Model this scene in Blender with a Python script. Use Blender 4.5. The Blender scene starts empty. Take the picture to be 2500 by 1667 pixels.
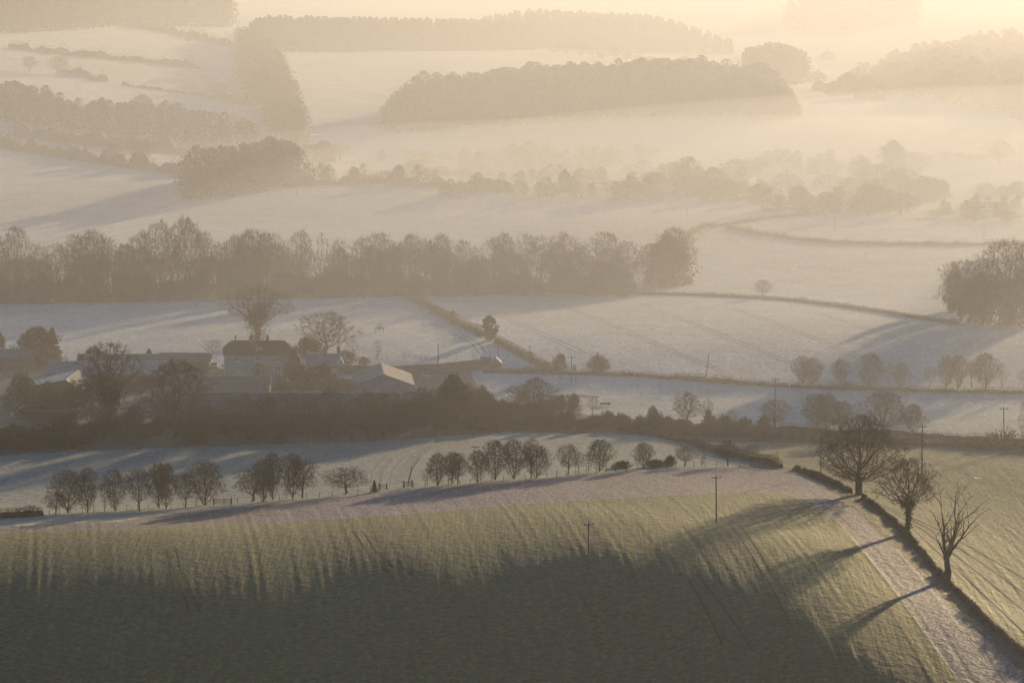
import bpy, math, random
import numpy as np
from mathutils import Vector
S = bpy.context.scene
COL = S.collection
R = math.radians
rnd = random.Random(7)
rng = np.random.default_rng(11)

# ---------------------------------------------------------------- camera, sky, sun, exposure
CAMZ = 120.0
FPX = 10417.0                       # focal length in photograph pixels (150 mm lens)
PITCH = math.atan((833.5 + 290) / FPX)
cam = bpy.data.objects.new('camera', bpy.data.cameras.new('camera')); COL.objects.link(cam)
cam.location = (0, 0, CAMZ); cam.rotation_euler = (math.pi / 2 - PITCH, 0, 0)
cam.data.lens = 150; cam.data.sensor_width = 36; cam.data.clip_start = 1; cam.data.clip_end = 30000
S.camera = cam
SUN_AZ, SUN_EL = 24.0, 7.3
w = bpy.data.worlds.new('World'); S.world = w; w.use_nodes = True
nt = w.node_tree; nt.nodes.clear()
sky = nt.nodes.new('ShaderNodeTexSky'); sky.sky_type = 'NISHITA'; sky.sun_disc = False
sky.sun_elevation = R(SUN_EL); sky.sun_rotation = R(SUN_AZ); sky.air_density = 1.0; sky.dust_density = 0.4; sky.ozone_density = 4.0
bg = nt.nodes.new('ShaderNodeBackground'); bg.inputs[1].default_value = 0.062
wo = nt.nodes.new('ShaderNodeOutputWorld')
nt.links.new(sky.outputs[0], bg.inputs[0]); nt.links.new(bg.outputs[0], wo.inputs[0])
sl = bpy.data.lights.new('sun', 'SUN'); sl.energy = 5.0; sl.angle = R(0.9); sl.color = (1.0, 0.755, 0.41)
so = bpy.data.objects.new('sun', sl); COL.objects.link(so); so.location = (200, 500, 300)
sd = Vector((math.sin(R(SUN_AZ)) * math.cos(R(SUN_EL)), math.cos(R(SUN_AZ)) * math.cos(R(SUN_EL)), math.sin(R(SUN_EL))))
so.rotation_euler = sd.to_track_quat('Z', 'Y').to_euler()
S.view_settings.view_transform = 'Standard'; S.view_settings.look = 'None'
S.view_settings.exposure = 1.24; S.view_settings.gamma = 1.0
S.cycles.volume_bounces = 1; S.cycles.max_bounces = 5; S.cycles.diffuse_bounces = 2
S.cycles.transparent_max_bounces = 8
HAZE_DENSITY, HAZE_COLOR, HAZE_G = 0.00006, (0.405, 0.415, 0.49), 0.47
MIST_DENSITY = 0.00080

# ---------------------------------------------------------------- pixels <-> world
FW = np.array([0, math.cos(PITCH), -math.sin(PITCH)]); UP = np.array([0, math.sin(PITCH), math.cos(PITCH)]); RT = np.array([1., 0, 0])
def ray(x, y):
    d = FW + RT * ((x - 1250) / FPX) + UP * ((833.5 - y) / FPX)
    return d / d[1]
def project(P):
    P = np.asarray(P, float) - np.array([0, 0, CAMZ])
    dep = P @ FW
    return 1250 + FPX * (P @ RT) / dep, 833.5 - FPX * (P @ UP) / dep

# ---------------------------------------------------------------- noise
_T = np.random.default_rng(3).random((256, 256))
def vnoise(x, y, k=0):
    x = np.asarray(x, float) + k * 17.3; y = np.asarray(y, float) + k * 9.1
    xi = np.floor(x).astype(int); yi = np.floor(y).astype(int)
    fx = x - xi; fy = y - yi
    fx = fx * fx * fx * (fx * (fx * 6 - 15) + 10); fy = fy * fy * fy * (fy * (fy * 6 - 15) + 10)
    a = _T[xi & 255, yi & 255]; b = _T[(xi + 1) & 255, yi & 255]; c = _T[xi & 255, (yi + 1) & 255]; d = _T[(xi + 1) & 255, (yi + 1) & 255]
    return (a + (b - a) * fx) * (1 - fy) + (c + (d - c) * fx) * fy - 0.5

# ---------------------------------------------------------------- terrain
ctrl = []
def cp(y, zs, xs=(-300, 400, 1000, 1500, 2000, 2700)):
    for x, z in zip(xs, zs):
        if z is None: continue
        r = ray(x, y); Y = (z - CAMZ) / r[2]
        ctrl.append((r[0], Y, z))
def cw(Y, zs, xs=(-300, 400, 1000, 1500, 2000, 2700)):
    for x, z in zip(xs, zs):
        if z is None: continue
        ctrl.append(((x - 1250) / FPX * 1.0, Y, z))
cp(1900, (-20, -20, -20, -20, -20, -21))
cp(1667, (-12.5, -13.0, -14.2, -14.2, -11.8, -15))
cp(1600, (None, None, None, None, -9.2, None))
cp(1500, (-6.7, -7.0, -8.0, -8.0, -6.0, -12))
cp(1450, (-4.7, -5.0, -5.9, -5.9, None, None))
cp(1400, (-3.0, -3.3, -4.0, -4.0, -3.7, -10))
cp(1350, (None, None, -2.3, -2.3, None, None))
cp(1300, (-1.0, -1.1, -1.3, -1.3, -2.8, -9))
cp(1230, (-6.4, -5.2, -1.8, -1.6, -3.5, -8.5))
cp(1150, (-6.8, -6.6, -5.2, -4.5, -6, -8.5))
cp(1060, (-6.2, -6.2, -7.0, -7.5, -8.5, -9))
cp(960, (-8, -8, -7, -7, -7.5, -8))
cp(860, (-6, -5, -3.4, -2.8, -2.8, -3))
cp(720, (-5, -5, -5, -4.8, -4.2, -4))
cp(600, (-4, -4, -4.4, -4.6, -4, -3.5))
cp(500, (0, -.5, -.5, -1, -2.5, -2.5))
cp(455, (2.4, 1.2, 2.4, None, None, None))
cw(1660, (None, None, None, 0, -3, -3))
cw(1800, (None, 2, -6, -6, -5, -3))
cp(330, (10, 4, 0, 0, 2, 2))
cp(250, (20, 12, 6, 9, 6, 2))
cp(130, (34, 26, 16, 6, None, None))
cw(2700, (None, None, None, None, 0, 0))
cw(3200, (45, 36, 12, 3, 0, 8))
cw(4300, (45, 25, 5, 0, 0, 3))
cw(5300, (40, 20, 5, 0, 0, 0))
ctrl = np.array(ctrl)
def uv(u, Y):
    u = np.clip(u, -0.22, 0.22); u = np.tanh(u / 0.2) * 0.2
    return np.stack([u * 5.0, np.log(np.clip(Y, 640, 5300)) * 2.2], -1)
CUV = uv(ctrl[:, 0], ctrl[:, 1])
def kern(r2):
    return 0.5 * r2 * np.log(r2 + 1e-12)
_n = len(ctrl)
A = np.zeros((_n + 3, _n + 3)); D2 = ((CUV[:, None] - CUV[None]) ** 2).sum(-1)
A[:_n, :_n] = kern(D2) + np.eye(_n) * 1e-4
A[:_n, _n] = 1; A[:_n, _n + 1:] = CUV; A[_n, :_n] = 1; A[_n + 1:, :_n] = CUV.T
WT = np.linalg.solve(A, np.concatenate([ctrl[:, 2], [0, 0, 0]]))
ROWAZ = R(-6.0)
def fine(X, Y):
    z = 0.55 * vnoise(X / 70, Y / 90, 1) * np.clip(Y / 900, .6, 3) + 0.16 * vnoise(X / 14, Y / 18, 2) * np.clip((Y - 700) / 200, .35, 1)
    s = X * math.cos(ROWAZ) - Y * math.sin(ROWAZ); l = X * math.sin(ROWAZ) + Y * math.cos(ROWAZ)
    fg = np.clip((870 - Y) / 60, 0, 1)
    z = z + fg * 0.28 * vnoise(X / 34, Y / 24, 12)
    z = z + fg * (0.06 * vnoise(s / 3.1, l / 60, 3) + 0.06 * vnoise(s / 0.9, l / 60, 4) + 0.03 * vnoise(X / 1.0, Y / 1.2, 5))
    z = z + (1 - fg) * 0.06 * vnoise(X / 2.0, Y / 2.5, 5) * np.clip(1400 / np.maximum(Y, 1), 0, 1)
    return z
def height(X, Y):
    X = np.asarray(X, float); Y = np.asarray(Y, float); sh = X.shape
    X = X.ravel(); Y = Y.ravel()
    q = uv(X / np.maximum(Y, 1), Y); out = np.empty(len(X))
    for i in range(0, len(X), 40000):
        p = q[i:i + 40000]
        r2 = (p[:, 0:1] - CUV[None, :, 0]) ** 2 + (p[:, 1:2] - CUV[None, :, 1]) ** 2
        out[i:i + 40000] = kern(r2) @ WT[:_n] + WT[_n] + p @ WT[_n + 1:]
    near = np.clip((660 - Y) / 60, 0, 1)
    hill = -24 + 140 * np.clip(1 - Y / 580, 0, 1) ** 1.5
    out = out * (1 - near) + hill * near
    out = out + fine(X, Y)
    return out.reshape(sh)
_marchY = np.concatenate([np.arange(600, 1000, 1.0), 1000 * 1.0022 ** np.arange(0, 850)])
def gps(pts):
    """photo pixels -> points on the terrain (first hit of the view ray)"""
    pts = np.asarray(pts, float); out = np.zeros((len(pts), 3))
    for i in range(0, len(pts), 64):
        rs = np.array([ray(x, y) for x, y in pts[i:i + 64]])
        X = rs[:, 0:1] * _marchY; Zr = CAMZ + rs[:, 2:3] * _marchY
        Z = height(X, np.broadcast_to(_marchY, X.shape))
        below = Zr < Z
        k = np.where(below.any(1), below.argmax(1), len(_marchY) - 1); k = np.maximum(k, 1)
        j = np.arange(len(k)); a = (Zr - Z)[j, k - 1]; b = (Z - Zr)[j, k]
        t = a / (a + b + 1e-9); Yv = _marchY[k - 1] + t * (_marchY[k] - _marchY[k - 1])
        out[i:i + 64, 0] = rs[:, 0] * Yv; out[i:i + 64, 1] = Yv; out[i:i + 64, 2] = height(rs[:, 0] * Yv, Yv)
    return out
def gp(x, y): return Vector(gps([(x, y)])[0])
def ppm(P): return FPX / P[1]          # photograph pixels per metre there

def in_poly(px, py, poly):
    poly = np.asarray(poly, float); c = np.zeros(px.shape, bool); j = len(poly) - 1
    for i in range(len(poly)):
        xi, yi = poly[i]; xj, yj = poly[j]
        with np.errstate(divide='ignore', invalid='ignore'):
            c ^= ((yi > py) != (yj > py)) & (px < (xj - xi) * (py - yi) / (yj - yi + 1e-12) + xi)
        j = i
    return c

# ---------------------------------------------------------------- materials
def mat(name, build):
    m = bpy.data.materials.new(name); m.use_nodes = True; t = m.node_tree
    b = t.nodes['Principled BSDF']; build(t, b); return m
def N(t, kind, **kw):
    n = t.nodes.new(kind)
    for k, v in kw.items():
        if k.startswith('i_'):
            key = k[2:]; n.inputs[int(key) if key.isdigit() else key.replace('_', ' ')].default_value = v
        else: setattr(n, k, v)
    return n
def mix(t, fac, a, b, mode='MIX'):
    n = t.nodes.new('ShaderNodeMix'); n.data_type = 'RGBA'; n.blend_type = mode
    for i, v in ((0, fac), (6, a), (7, b)):
        if hasattr(v, 'default_value') or hasattr(v, 'links'): t.links.new(v, n.inputs[i])
        else: n.inputs[i].default_value = v if i == 0 else (*v, 1)
    return n.outputs[2]
def ramp(t, src, stops):
    r = t.nodes.new('ShaderNodeValToRGB'); t.links.new(src, r.inputs[0])
    e = r.color_ramp.elements
    while len(e) < len(stops): e.new(0.5)
    for k, (p, c) in enumerate(stops): e[k].position = p; e[k].color = (*c, 1) if len(c) == 3 else c
    return r.outputs[0]
def noisy(name, c1, c2, scale=2.0, rough=0.85, bump=0.0, spec=0.2, detail=4):
    def f(t, b):
        tc = N(t, 'ShaderNodeTexCoord'); n = N(t, 'ShaderNodeTexNoise', i_Scale=scale, i_Detail=detail)
        t.links.new(tc.outputs['Object'], n.inputs['Vector'])
        t.links.new(ramp(t, n.outputs[0], [(0.3, c1), (0.7, c2)]), b.inputs['Base Color'])
        b.inputs['Roughness'].default_value = rough; b.inputs['Specular IOR Level'].default_value = spec
        if bump:
            bp = N(t, 'ShaderNodeBump', i_Strength=bump, i_Distance=0.1); t.links.new(n.outputs[0], bp.inputs['Height'])
            t.links.new(bp.outputs[0], b.inputs['Normal'])
    return mat(name, f)
def ground_mat(t, b):
    geo = N(t, 'ShaderNodeNewGeometry'); at = N(t, 'ShaderNodeAttribute', attribute_name='cover')
    sep = N(t, 'ShaderNodeSeparateColor'); t.links.new(at.outputs['Color'], sep.inputs[0])
    def noise(scale, detail=3, vec=None, rough=0.55):
        n = N(t, 'ShaderNodeTexNoise', i_Scale=scale, i_Detail=detail, i_Roughness=rough)
        t.links.new(vec or geo.outputs['Position'], n.inputs['Vector']); return n.outputs[0]
    n1 = noise(0.9, 4); n2 = noise(0.07, 6, rough=.65); n3 = noise(1.7, 3)
    # drill rows
    mp = N(t, 'ShaderNodeMapping'); mp.inputs['Rotation'].default_value = (0, 0, R(-6)); mp.inputs['Scale'].default_value = (1.6, 0.05, 0.05)
    t.links.new(geo.outputs['Position'], mp.inputs['Vector']); nr = noise(1.0, 3, mp.outputs[0])
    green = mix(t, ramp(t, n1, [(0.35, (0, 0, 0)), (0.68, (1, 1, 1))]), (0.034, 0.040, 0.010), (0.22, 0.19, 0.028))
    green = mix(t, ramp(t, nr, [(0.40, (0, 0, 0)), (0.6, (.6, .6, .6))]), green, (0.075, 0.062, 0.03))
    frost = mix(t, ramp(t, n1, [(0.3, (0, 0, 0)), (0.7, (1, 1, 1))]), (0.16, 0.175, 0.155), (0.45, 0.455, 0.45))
    frost = mix(t, ramp(t, n2, [(0.35, (0, 0, 0)), (0.65, (.45, .45, .45))]), frost, (0.19, 0.20, 0.14))
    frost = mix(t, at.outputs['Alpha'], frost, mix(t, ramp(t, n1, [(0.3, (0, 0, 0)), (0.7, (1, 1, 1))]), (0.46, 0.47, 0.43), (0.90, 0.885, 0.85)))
    frost = mix(t, ramp(t, n2, [(0.42, (0, 0, 0)), (0.62, (.35, .35, .35))]), frost, (0.40, 0.39, 0.31))
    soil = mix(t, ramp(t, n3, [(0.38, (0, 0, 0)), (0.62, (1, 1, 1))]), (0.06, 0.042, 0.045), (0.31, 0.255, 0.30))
    brown = mix(t, ramp(t, n1, [(0.35, (0, 0, 0)), (0.65, (1, 1, 1))]), (0.05, 0.038, 0.025), (0.12, 0.09, 0.06))
    c = mix(t, sep.outputs[0], green, frost)
    c = mix(t, sep.outputs[1], c, soil)
    c = mix(t, sep.outputs[2], c, brown)
    t.links.new(c, b.inputs['Base Color'])
    b.inputs['Roughness'].default_value = 0.7; b.inputs['Specular IOR Level'].default_value = 0.12
    
    mx = N(t, 'ShaderNodeMath', operation='ADD'); t.links.new(n1, mx.inputs[0]); t.links.new(n3, mx.inputs[1])
    inv = N(t, 'ShaderNodeMath', operation='SUBTRACT', use_clamp=True); inv.inputs[0].default_value = 1.0; t.links.new(sep.outputs[0], inv.inputs[1])
    inv2 = N(t, 'ShaderNodeMath', operation='SUBTRACT', use_clamp=True); t.links.new(inv.outputs[0], inv2.inputs[0]); t.links.new(sep.outputs[1], inv2.inputs[1])
    nm = N(t, 'ShaderNodeMath', operation='MULTIPLY'); t.links.new(nr, nm.inputs[0]); t.links.new(inv2.outputs[0], nm.inputs[1])
    m2 = N(t, 'ShaderNodeMath', operation='ADD'); t.links.new(mx.outputs[0], m2.inputs[0]); t.links.new(nm.outputs[0], m2.inputs[1])
    n4 = noise(0.33, 3); m5 = N(t, 'ShaderNodeMath', operation='MULTIPLY_ADD'); t.links.new(n4, m5.inputs[0]); m5.inputs[1].default_value = 1.6; t.links.new(m2.outputs[0], m5.inputs[2])
    dst = N(t, 'ShaderNodeMapRange'); t.links.new(sep.outputs[0], dst.inputs[0]); dst.inputs[1].default_value = 0.1; dst.inputs[2].default_value = 0.7; dst.inputs[3].default_value = 0.16; dst.inputs[4].default_value = 0.55
    bp = N(t, 'ShaderNodeBump', i_Strength=0.42); t.links.new(dst.outputs[0], bp.inputs['Distance']); t.links.new(m5.outputs[0], bp.inputs['Height'])
    t.links.new(bp.outputs[0], b.inputs['Normal'])
M = {}
M['ground'] = mat('frosty_ground', ground_mat)
M['bark'] = noisy('bark', (0.045, 0.036, 0.027), (0.10, 0.08, 0.06), 3)
M['twig'] = noisy('twigs', (0.055, 0.039, 0.027), (0.125, 0.087, 0.058), 0.7)
M['woodmass'] = noisy('wood_twigs', (0.035, 0.027, 0.02), (0.055, 0.042, 0.03), 0.3)
M['evergreen'] = noisy('evergreen_leaves', (0.025, 0.035, 0.015), (0.07, 0.08, 0.03), 0.8)
M['ivy'] = noisy('ivy_leaves', (0.02, 0.028, 0.012), (0.055, 0.06, 0.025), 1.5)
M['hedge'] = noisy('hedge_twigs', (0.045, 0.032, 0.02), (0.11, 0.078, 0.045), 0.8)
M['wood'] = noisy('weathered_wood', (0.09, 0.07, 0.05), (0.2, 0.16, 0.12), 4)
M['track'] = noisy('bare_track', (0.10, 0.085, 0.07), (0.2, 0.18, 0.17), 0.8)
M['rut'] = noisy('pressed_wheel_rut', (0.016, 0.018, 0.007), (0.06, 0.052, 0.022), 1.2)
M['soil'] = noisy('bare_soil', (0.08, 0.062, 0.066), (0.16, 0.13, 0.145), 1.5)

# ---------------------------------------------------------------- mesh helpers
def mesh_np(name, V, F, m, parent=None, smooth=False, loc=None):
    """V (n,3); F = list of (k, m) int arrays with k = 3 or 4 columns"""
    me = bpy.data.meshes.new(name)
    V = np.asarray(V, np.float32)
    me.vertices.add(len(V)); me.vertices.foreach_set('co', V.ravel())
    Fs = [np.asarray(f, np.int32) for f in (F if isinstance(F, (list, tuple)) else [F]) if len(f)]
    tot = sum(f.size for f in Fs); nf = sum(len(f) for f in Fs)
    me.loops.add(tot); me.loops.foreach_set('vertex_index', np.concatenate([f.ravel() for f in Fs]))
    me.polygons.add(nf)
    ls = np.concatenate([np.full(len(f), f.shape[1]) for f in Fs]); st = np.concatenate([[0], np.cumsum(ls)[:-1]])
    me.polygons.foreach_set('loop_start', st.astype(np.int32))
    if smooth: me.polygons.foreach_set('use_smooth', np.ones(nf, bool))
    me.update(calc_edges=True)
    me.materials.append(m)
    o = bpy.data.objects.new(name, me); COL.objects.link(o)
    if parent: o.parent = parent
    if loc is not None: o.location = loc
    return o
def tag(o, label=None, cat=None, group=None, kind=None):
    if label: o['label'] = label
    if cat: o['category'] = cat
    if group: o['group'] = group
    if kind: o['kind'] = kind
    return o
def empty(name, loc, rz=0, sc=(1, 1, 1)):
    o = bpy.data.objects.new(name, None); COL.objects.link(o); o.location = loc; o.rotation_euler = (0, 0, rz); o.scale = sc
    o.empty_display_size = 0.5
    return o
class MB:
    def __init__(s): s.v = []; s.f = []
    def quadface(s, *p):
        i = len(s.v); s.v += [tuple(q) for q in p]; s.f.append(tuple(range(i, i + len(p)))); return s
    def box(s, x0, x1, y0, y1, z0, z1):
        i = len(s.v)
        s.v += [(x, y, z) for z in (z0, z1) for x, y in ((x0, y0), (x1, y0), (x1, y1), (x0, y1))]
        s.f += [(i + 3, i + 2, i + 1, i), (i + 4, i + 5, i + 6, i + 7)] + [(i + a, i + (a + 1) % 4, i + 4 + (a + 1) % 4, i + 4 + a) for a in range(4)]
        return s
    def prism(s, poly, y0, y1):
        """poly in x,z extruded along y"""
        n = len(poly); i = len(s.v)
        s.v += [(x, y0, z) for x, z in poly] + [(x, y1, z) for x, z in poly]
        s.f += [tuple(range(i, i + n)), tuple(range(i + 2 * n - 1, i + n - 1, -1))]
        s.f += [(i + a, i + n + a, i + n + (a + 1) % n, i + (a + 1) % n) for a in range(n)]
        return s
    def tube(s, p0, p1, r0, r1=None, n=8):
        r1 = r0 if r1 is None else r1; p0 = Vector(p0); p1 = Vector(p1); d = (p1 - p0).normalized()
        a = d.orthogonal().normalized(); b = d.cross(a); i = len(s.v)
        for p, r in ((p0, r0), (p1, r1)):
            s.v += [tuple(p + (a * math.cos(t) + b * math.sin(t)) * r) for t in [2 * math.pi * k / n for k in range(n)]]
        s.f += [(i + k, i + (k + 1) % n, i + n + (k + 1) % n, i + n + k) for k in range(n)]
        s.f += [tuple(range(i + n - 1, i - 1, -1)), tuple(range(i + n, i + 2 * n))]
        return s
    def build(s, name, m, parent=None, loc=None, bevel=0):
        me = bpy.data.meshes.new(name); me.from_pydata(s.v, [], s.f); me.update(); me.materials.append(m)
        o = bpy.data.objects.new(name, me); COL.objects.link(o)
        if parent: o.parent = parent
        if loc is not None: o.location = loc
        if bevel:
            b = o.modifiers.new('bevel', 'BEVEL'); b.width = bevel; b.segments = 2
        return o

# ---------------------------------------------------------------- ground sheets
ucol = np.concatenate([-np.geomspace(0.62, 0.131, 30), np.linspace(-0.127, 0.127, 1060), np.geomspace(0.131, 0.62, 30)])
ts = np.linspace(1 / 905., 1 / 5200., 560)
yrow = np.concatenate([np.linspace(2, 640, 70), np.linspace(645, 690, 16), np.arange(690.5, 905, 0.5), 1 / ts[1:], np.linspace(5500, 13000, 14)])
U, YY = np.meshgrid(ucol, yrow)
XX = U * np.maximum(YY, 60)
ZZ = height(XX, YY)
nr_, nc_ = U.shape
V = np.stack([XX, YY, ZZ], -1).reshape(-1, 3)
PX, PY = project(V)
PX = np.where(YY.ravel() < 300, -9999, PX)
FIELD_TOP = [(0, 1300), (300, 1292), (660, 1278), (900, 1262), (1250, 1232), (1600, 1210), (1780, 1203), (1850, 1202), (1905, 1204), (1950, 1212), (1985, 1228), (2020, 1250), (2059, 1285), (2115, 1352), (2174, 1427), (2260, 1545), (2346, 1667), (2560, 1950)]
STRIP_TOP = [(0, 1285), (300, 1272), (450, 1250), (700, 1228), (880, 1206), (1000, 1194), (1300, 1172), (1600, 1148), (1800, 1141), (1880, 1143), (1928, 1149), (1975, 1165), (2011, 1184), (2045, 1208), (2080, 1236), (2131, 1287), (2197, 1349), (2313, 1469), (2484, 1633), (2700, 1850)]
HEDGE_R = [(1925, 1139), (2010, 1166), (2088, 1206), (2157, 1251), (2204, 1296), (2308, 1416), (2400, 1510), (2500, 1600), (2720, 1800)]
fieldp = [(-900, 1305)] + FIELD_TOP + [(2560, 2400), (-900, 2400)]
stripp = [(-900, 1290)] + STRIP_TOP + [(2720, 2400), (-900, 2400)]
vergep = [(1800, 1138)] + HEDGE_R + [(2720, 2400), (2200, 2400), (1800, 1300)]
far = YY.ravel() > 400
wob = 3.0 * vnoise(V[:, 0] / 6, V[:, 1] / 9, 9)
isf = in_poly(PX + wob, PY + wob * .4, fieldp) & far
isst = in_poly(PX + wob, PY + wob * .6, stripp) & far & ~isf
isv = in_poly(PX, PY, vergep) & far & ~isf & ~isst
rightf = [(1935, 1139)] + HEDGE_R[1:] + [(2720, 2400), (3600, 2400), (3600, 1100), (2500, 1094), (2100, 1078), (1800, 1072), (1760, 1085), (1860, 1118)]
isr = in_poly(PX, PY, rightf) & far & ~isf & ~isst & ~isv
cov = np.zeros((len(V), 4), np.float32); cov[:, 3] = 1
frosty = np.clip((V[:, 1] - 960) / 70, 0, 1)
big = vnoise(V[:, 0] / 90, V[:, 1] / 120, 6)
cov[:, 0] = np.clip(0.82 + 0.25 * big, 0, 1)
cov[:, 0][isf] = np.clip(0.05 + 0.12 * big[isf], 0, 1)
cov[:, 0][isr] = np.clip(0.16 + 0.3 * big[isr], 0.02, 1)
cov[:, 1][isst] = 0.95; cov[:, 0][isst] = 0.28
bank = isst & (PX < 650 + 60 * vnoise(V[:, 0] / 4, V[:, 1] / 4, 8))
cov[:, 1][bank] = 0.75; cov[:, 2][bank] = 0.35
cov[:, 2][isv] = 0.9
near = ~far; cov[near, 0] = 0.1
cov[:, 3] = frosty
# rough brown hedge-bottoms and thicket floors
thick = [(-900, 1110), (0, 1112), (200, 1100), (560, 1088), (900, 1078), (1230, 1055), (1560, 1062), (1700, 1078), (1920, 1080), (2500, 1095), (3500, 1120), (3500, 1075), (2500, 1075), (2100, 1060), (1900, 1045), (1560, 1025), (1230, 990), (1160, 930), (-900, 940)]
isth = in_poly(PX, PY, thick); cov[:, 2][isth] = 0.85
belt = [(-900, 745), (0, 742), (500, 735), (1000, 722), (1540, 718), (1560, 690), (1000, 690), (-900, 700)]
cov[:, 2][in_poly(PX, PY, belt)] = 0.9
yard = [(0, 900), (480, 893), (700, 918), (700, 935), (1150, 905), (1160, 945), (900, 1010), (0, 1060)]
yd = in_poly(PX, PY, yard); cov[:, 2][yd] = 0.8; cov[:, 1][yd] = 0.3
idx = np.arange(nr_ * nc_).reshape(nr_, nc_)
quads = np.stack([idx[:-1, :-1], idx[:-1, 1:], idx[1:, 1:], idx[1:, :-1]], -1).reshape(-1, 4)
typ = np.zeros(len(V), int); typ[isf] = 1; typ[isst] = 2; typ[isv] = 3; typ[isr] = 4
# analytic vertex normals so the separate sheets meet without a seam
fn = np.cross(V[quads[:, 1]] - V[quads[:, 0]], V[quads[:, 3]] - V[quads[:, 0]])
VN = np.zeros_like(V)
for k in range(4): np.add.at(VN, quads[:, k], fn)
VN /= np.linalg.norm(VN, axis=1)[:, None] + 1e-12
qt = typ[quads[:, 0]]
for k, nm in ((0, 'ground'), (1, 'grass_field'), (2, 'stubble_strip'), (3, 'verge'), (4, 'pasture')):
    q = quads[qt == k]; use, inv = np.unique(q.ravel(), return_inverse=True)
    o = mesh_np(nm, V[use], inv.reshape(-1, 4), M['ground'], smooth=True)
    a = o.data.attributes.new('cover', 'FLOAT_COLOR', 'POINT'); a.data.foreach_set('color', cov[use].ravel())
    o.data.normals_split_custom_set_from_vertices(VN[use].astype(np.float32))
    o['kind'] = 'structure'

# ---------------------------------------------------------------- haze
def haze():
    m = bpy.data.materials.new('haze_air'); m.use_nodes = True; t = m.node_tree; t.nodes.clear()
    o = N(t, 'ShaderNodeOutputMaterial'); v = N(t, 'ShaderNodeVolumePrincipled')
    v.inputs['Density'].default_value = HAZE_DENSITY; v.inputs['Color'].default_value = (*HAZE_COLOR, 1)
    v.inputs['Anisotropy'].default_value = HAZE_G
    t.links.new(v.outputs[0], o.inputs['Volume'])
    b = MB().box(-8300, 8300, -400, 13300, -60, 126)
    tag(b.build('haze', m), 'pale golden morning haze filling the whole valley', 'haze', kind='stuff')
haze()
def mist(name, c, r, dens, label):
    m = bpy.data.materials.new('mist_air'); m.use_nodes = True; t = m.node_tree; t.nodes.clear()
    o = N(t, 'ShaderNodeOutputMaterial'); v = N(t, 'ShaderNodeVolumePrincipled')
    v.inputs['Density'].default_value = dens; v.inputs['Color'].default_value = (*HAZE_COLOR, 1); v.inputs['Anisotropy'].default_value = HAZE_G
    t.links.new(v.outputs[0], o.inputs['Volume']); n, k = 40, 20; V, F = [], []
    for i in range(k + 1):
        p = math.pi * i / k
        for j in range(n): a = 2 * math.pi * j / n; V.append((c[0] + r[0] * math.sin(p) * math.cos(a), c[1] + r[1] * math.sin(p) * math.sin(a), c[2] + r[2] * math.cos(p)))
    for i in range(k):
        for j in range(n): F.append((i * n + j, (i + 1) * n + j, (i + 1) * n + (j + 1) % n, i * n + (j + 1) % n))
    tag(mesh_np(name, V, [F], m), label, 'mist', kind='stuff')
mist('mist', (0, 3080, -5), (3600, 2190, 102), MIST_DENSITY, 'broad bank of pale mist filling the far valley')
mist('mist', (360, 1520, -10), (520, 720, 50), 0.0007, 'thin golden mist spreading over the right of the middle valley')
mist('mist', (115, 1810, -8), (340, 320, 24), 0.0014, 'low mist lying over the hamlet')
# ---------------------------------------------------------------- bare trees (space colonisation), nominal height 12 m
def colonise(att, nodes, D=0.45, di=4.0, dk=0.8, up=0.12, maxit=90, seed=0, side=0.0):
    g = np.random.default_rng(seed)
    P = [np.array(p, float) for p in nodes]; par = [-1] + list(range(len(nodes) - 1))
    P = np.array(P); par = list(par)
    d = np.linalg.norm(att[:, None] - P[None], axis=2); near = d.argmin(1); dist = d.min(1)
    for it in range(maxit):
        act = dist < di
        if not act.any(): break
        vec = att[act] - P[near[act]]; vec /= np.linalg.norm(vec, axis=1)[:, None] + 1e-9
        S_ = np.zeros((len(P), 3)); np.add.at(S_, near[act], vec)
        ids = np.unique(near[act]); dr = S_[ids]; dr /= np.linalg.norm(dr, axis=1)[:, None] + 1e-9
        dr[:, 2] += up; dr += g.normal(0, 0.16, dr.shape); dr /= np.linalg.norm(dr, axis=1)[:, None]
        new = P[ids] + dr * D
        # drop near-duplicates
        keep = np.linalg.norm(new[:, None] - P[None, -400:], axis=2).min(1) > D * 0.35
        if not keep.any(): break
        new = new[keep]; ids = ids[keep]; base = len(P)
        P = np.vstack([P, new]); par += list(ids)
        dn = np.linalg.norm(att[:, None] - new[None], axis=2); m = dn.min(1); a = dn.argmin(1)
        upd = m < dist; dist[upd] = m[upd]; near[upd] = a[upd] + base
        al = dist > dk; att = att[al]; near = near[al]; dist = dist[al]
        if len(att) == 0: break
    return P, np.array(par)
def radii(P, par, leaf=0.016, ex=2.2, rmax=0.4):
    n = len(P); acc = np.zeros(n); nch = np.bincount(par[par >= 0], minlength=n)
    for i in range(n - 1, -1, -1):
        if nch[i] == 0: acc[i] = leaf ** ex
        if par[i] >= 0: acc[par[i]] += acc[i]
    r = acc ** (1 / ex)
    k = rmax / r[0]; return r * (1 + (k - 1) * (r / r[0]) ** .6), nch
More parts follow.
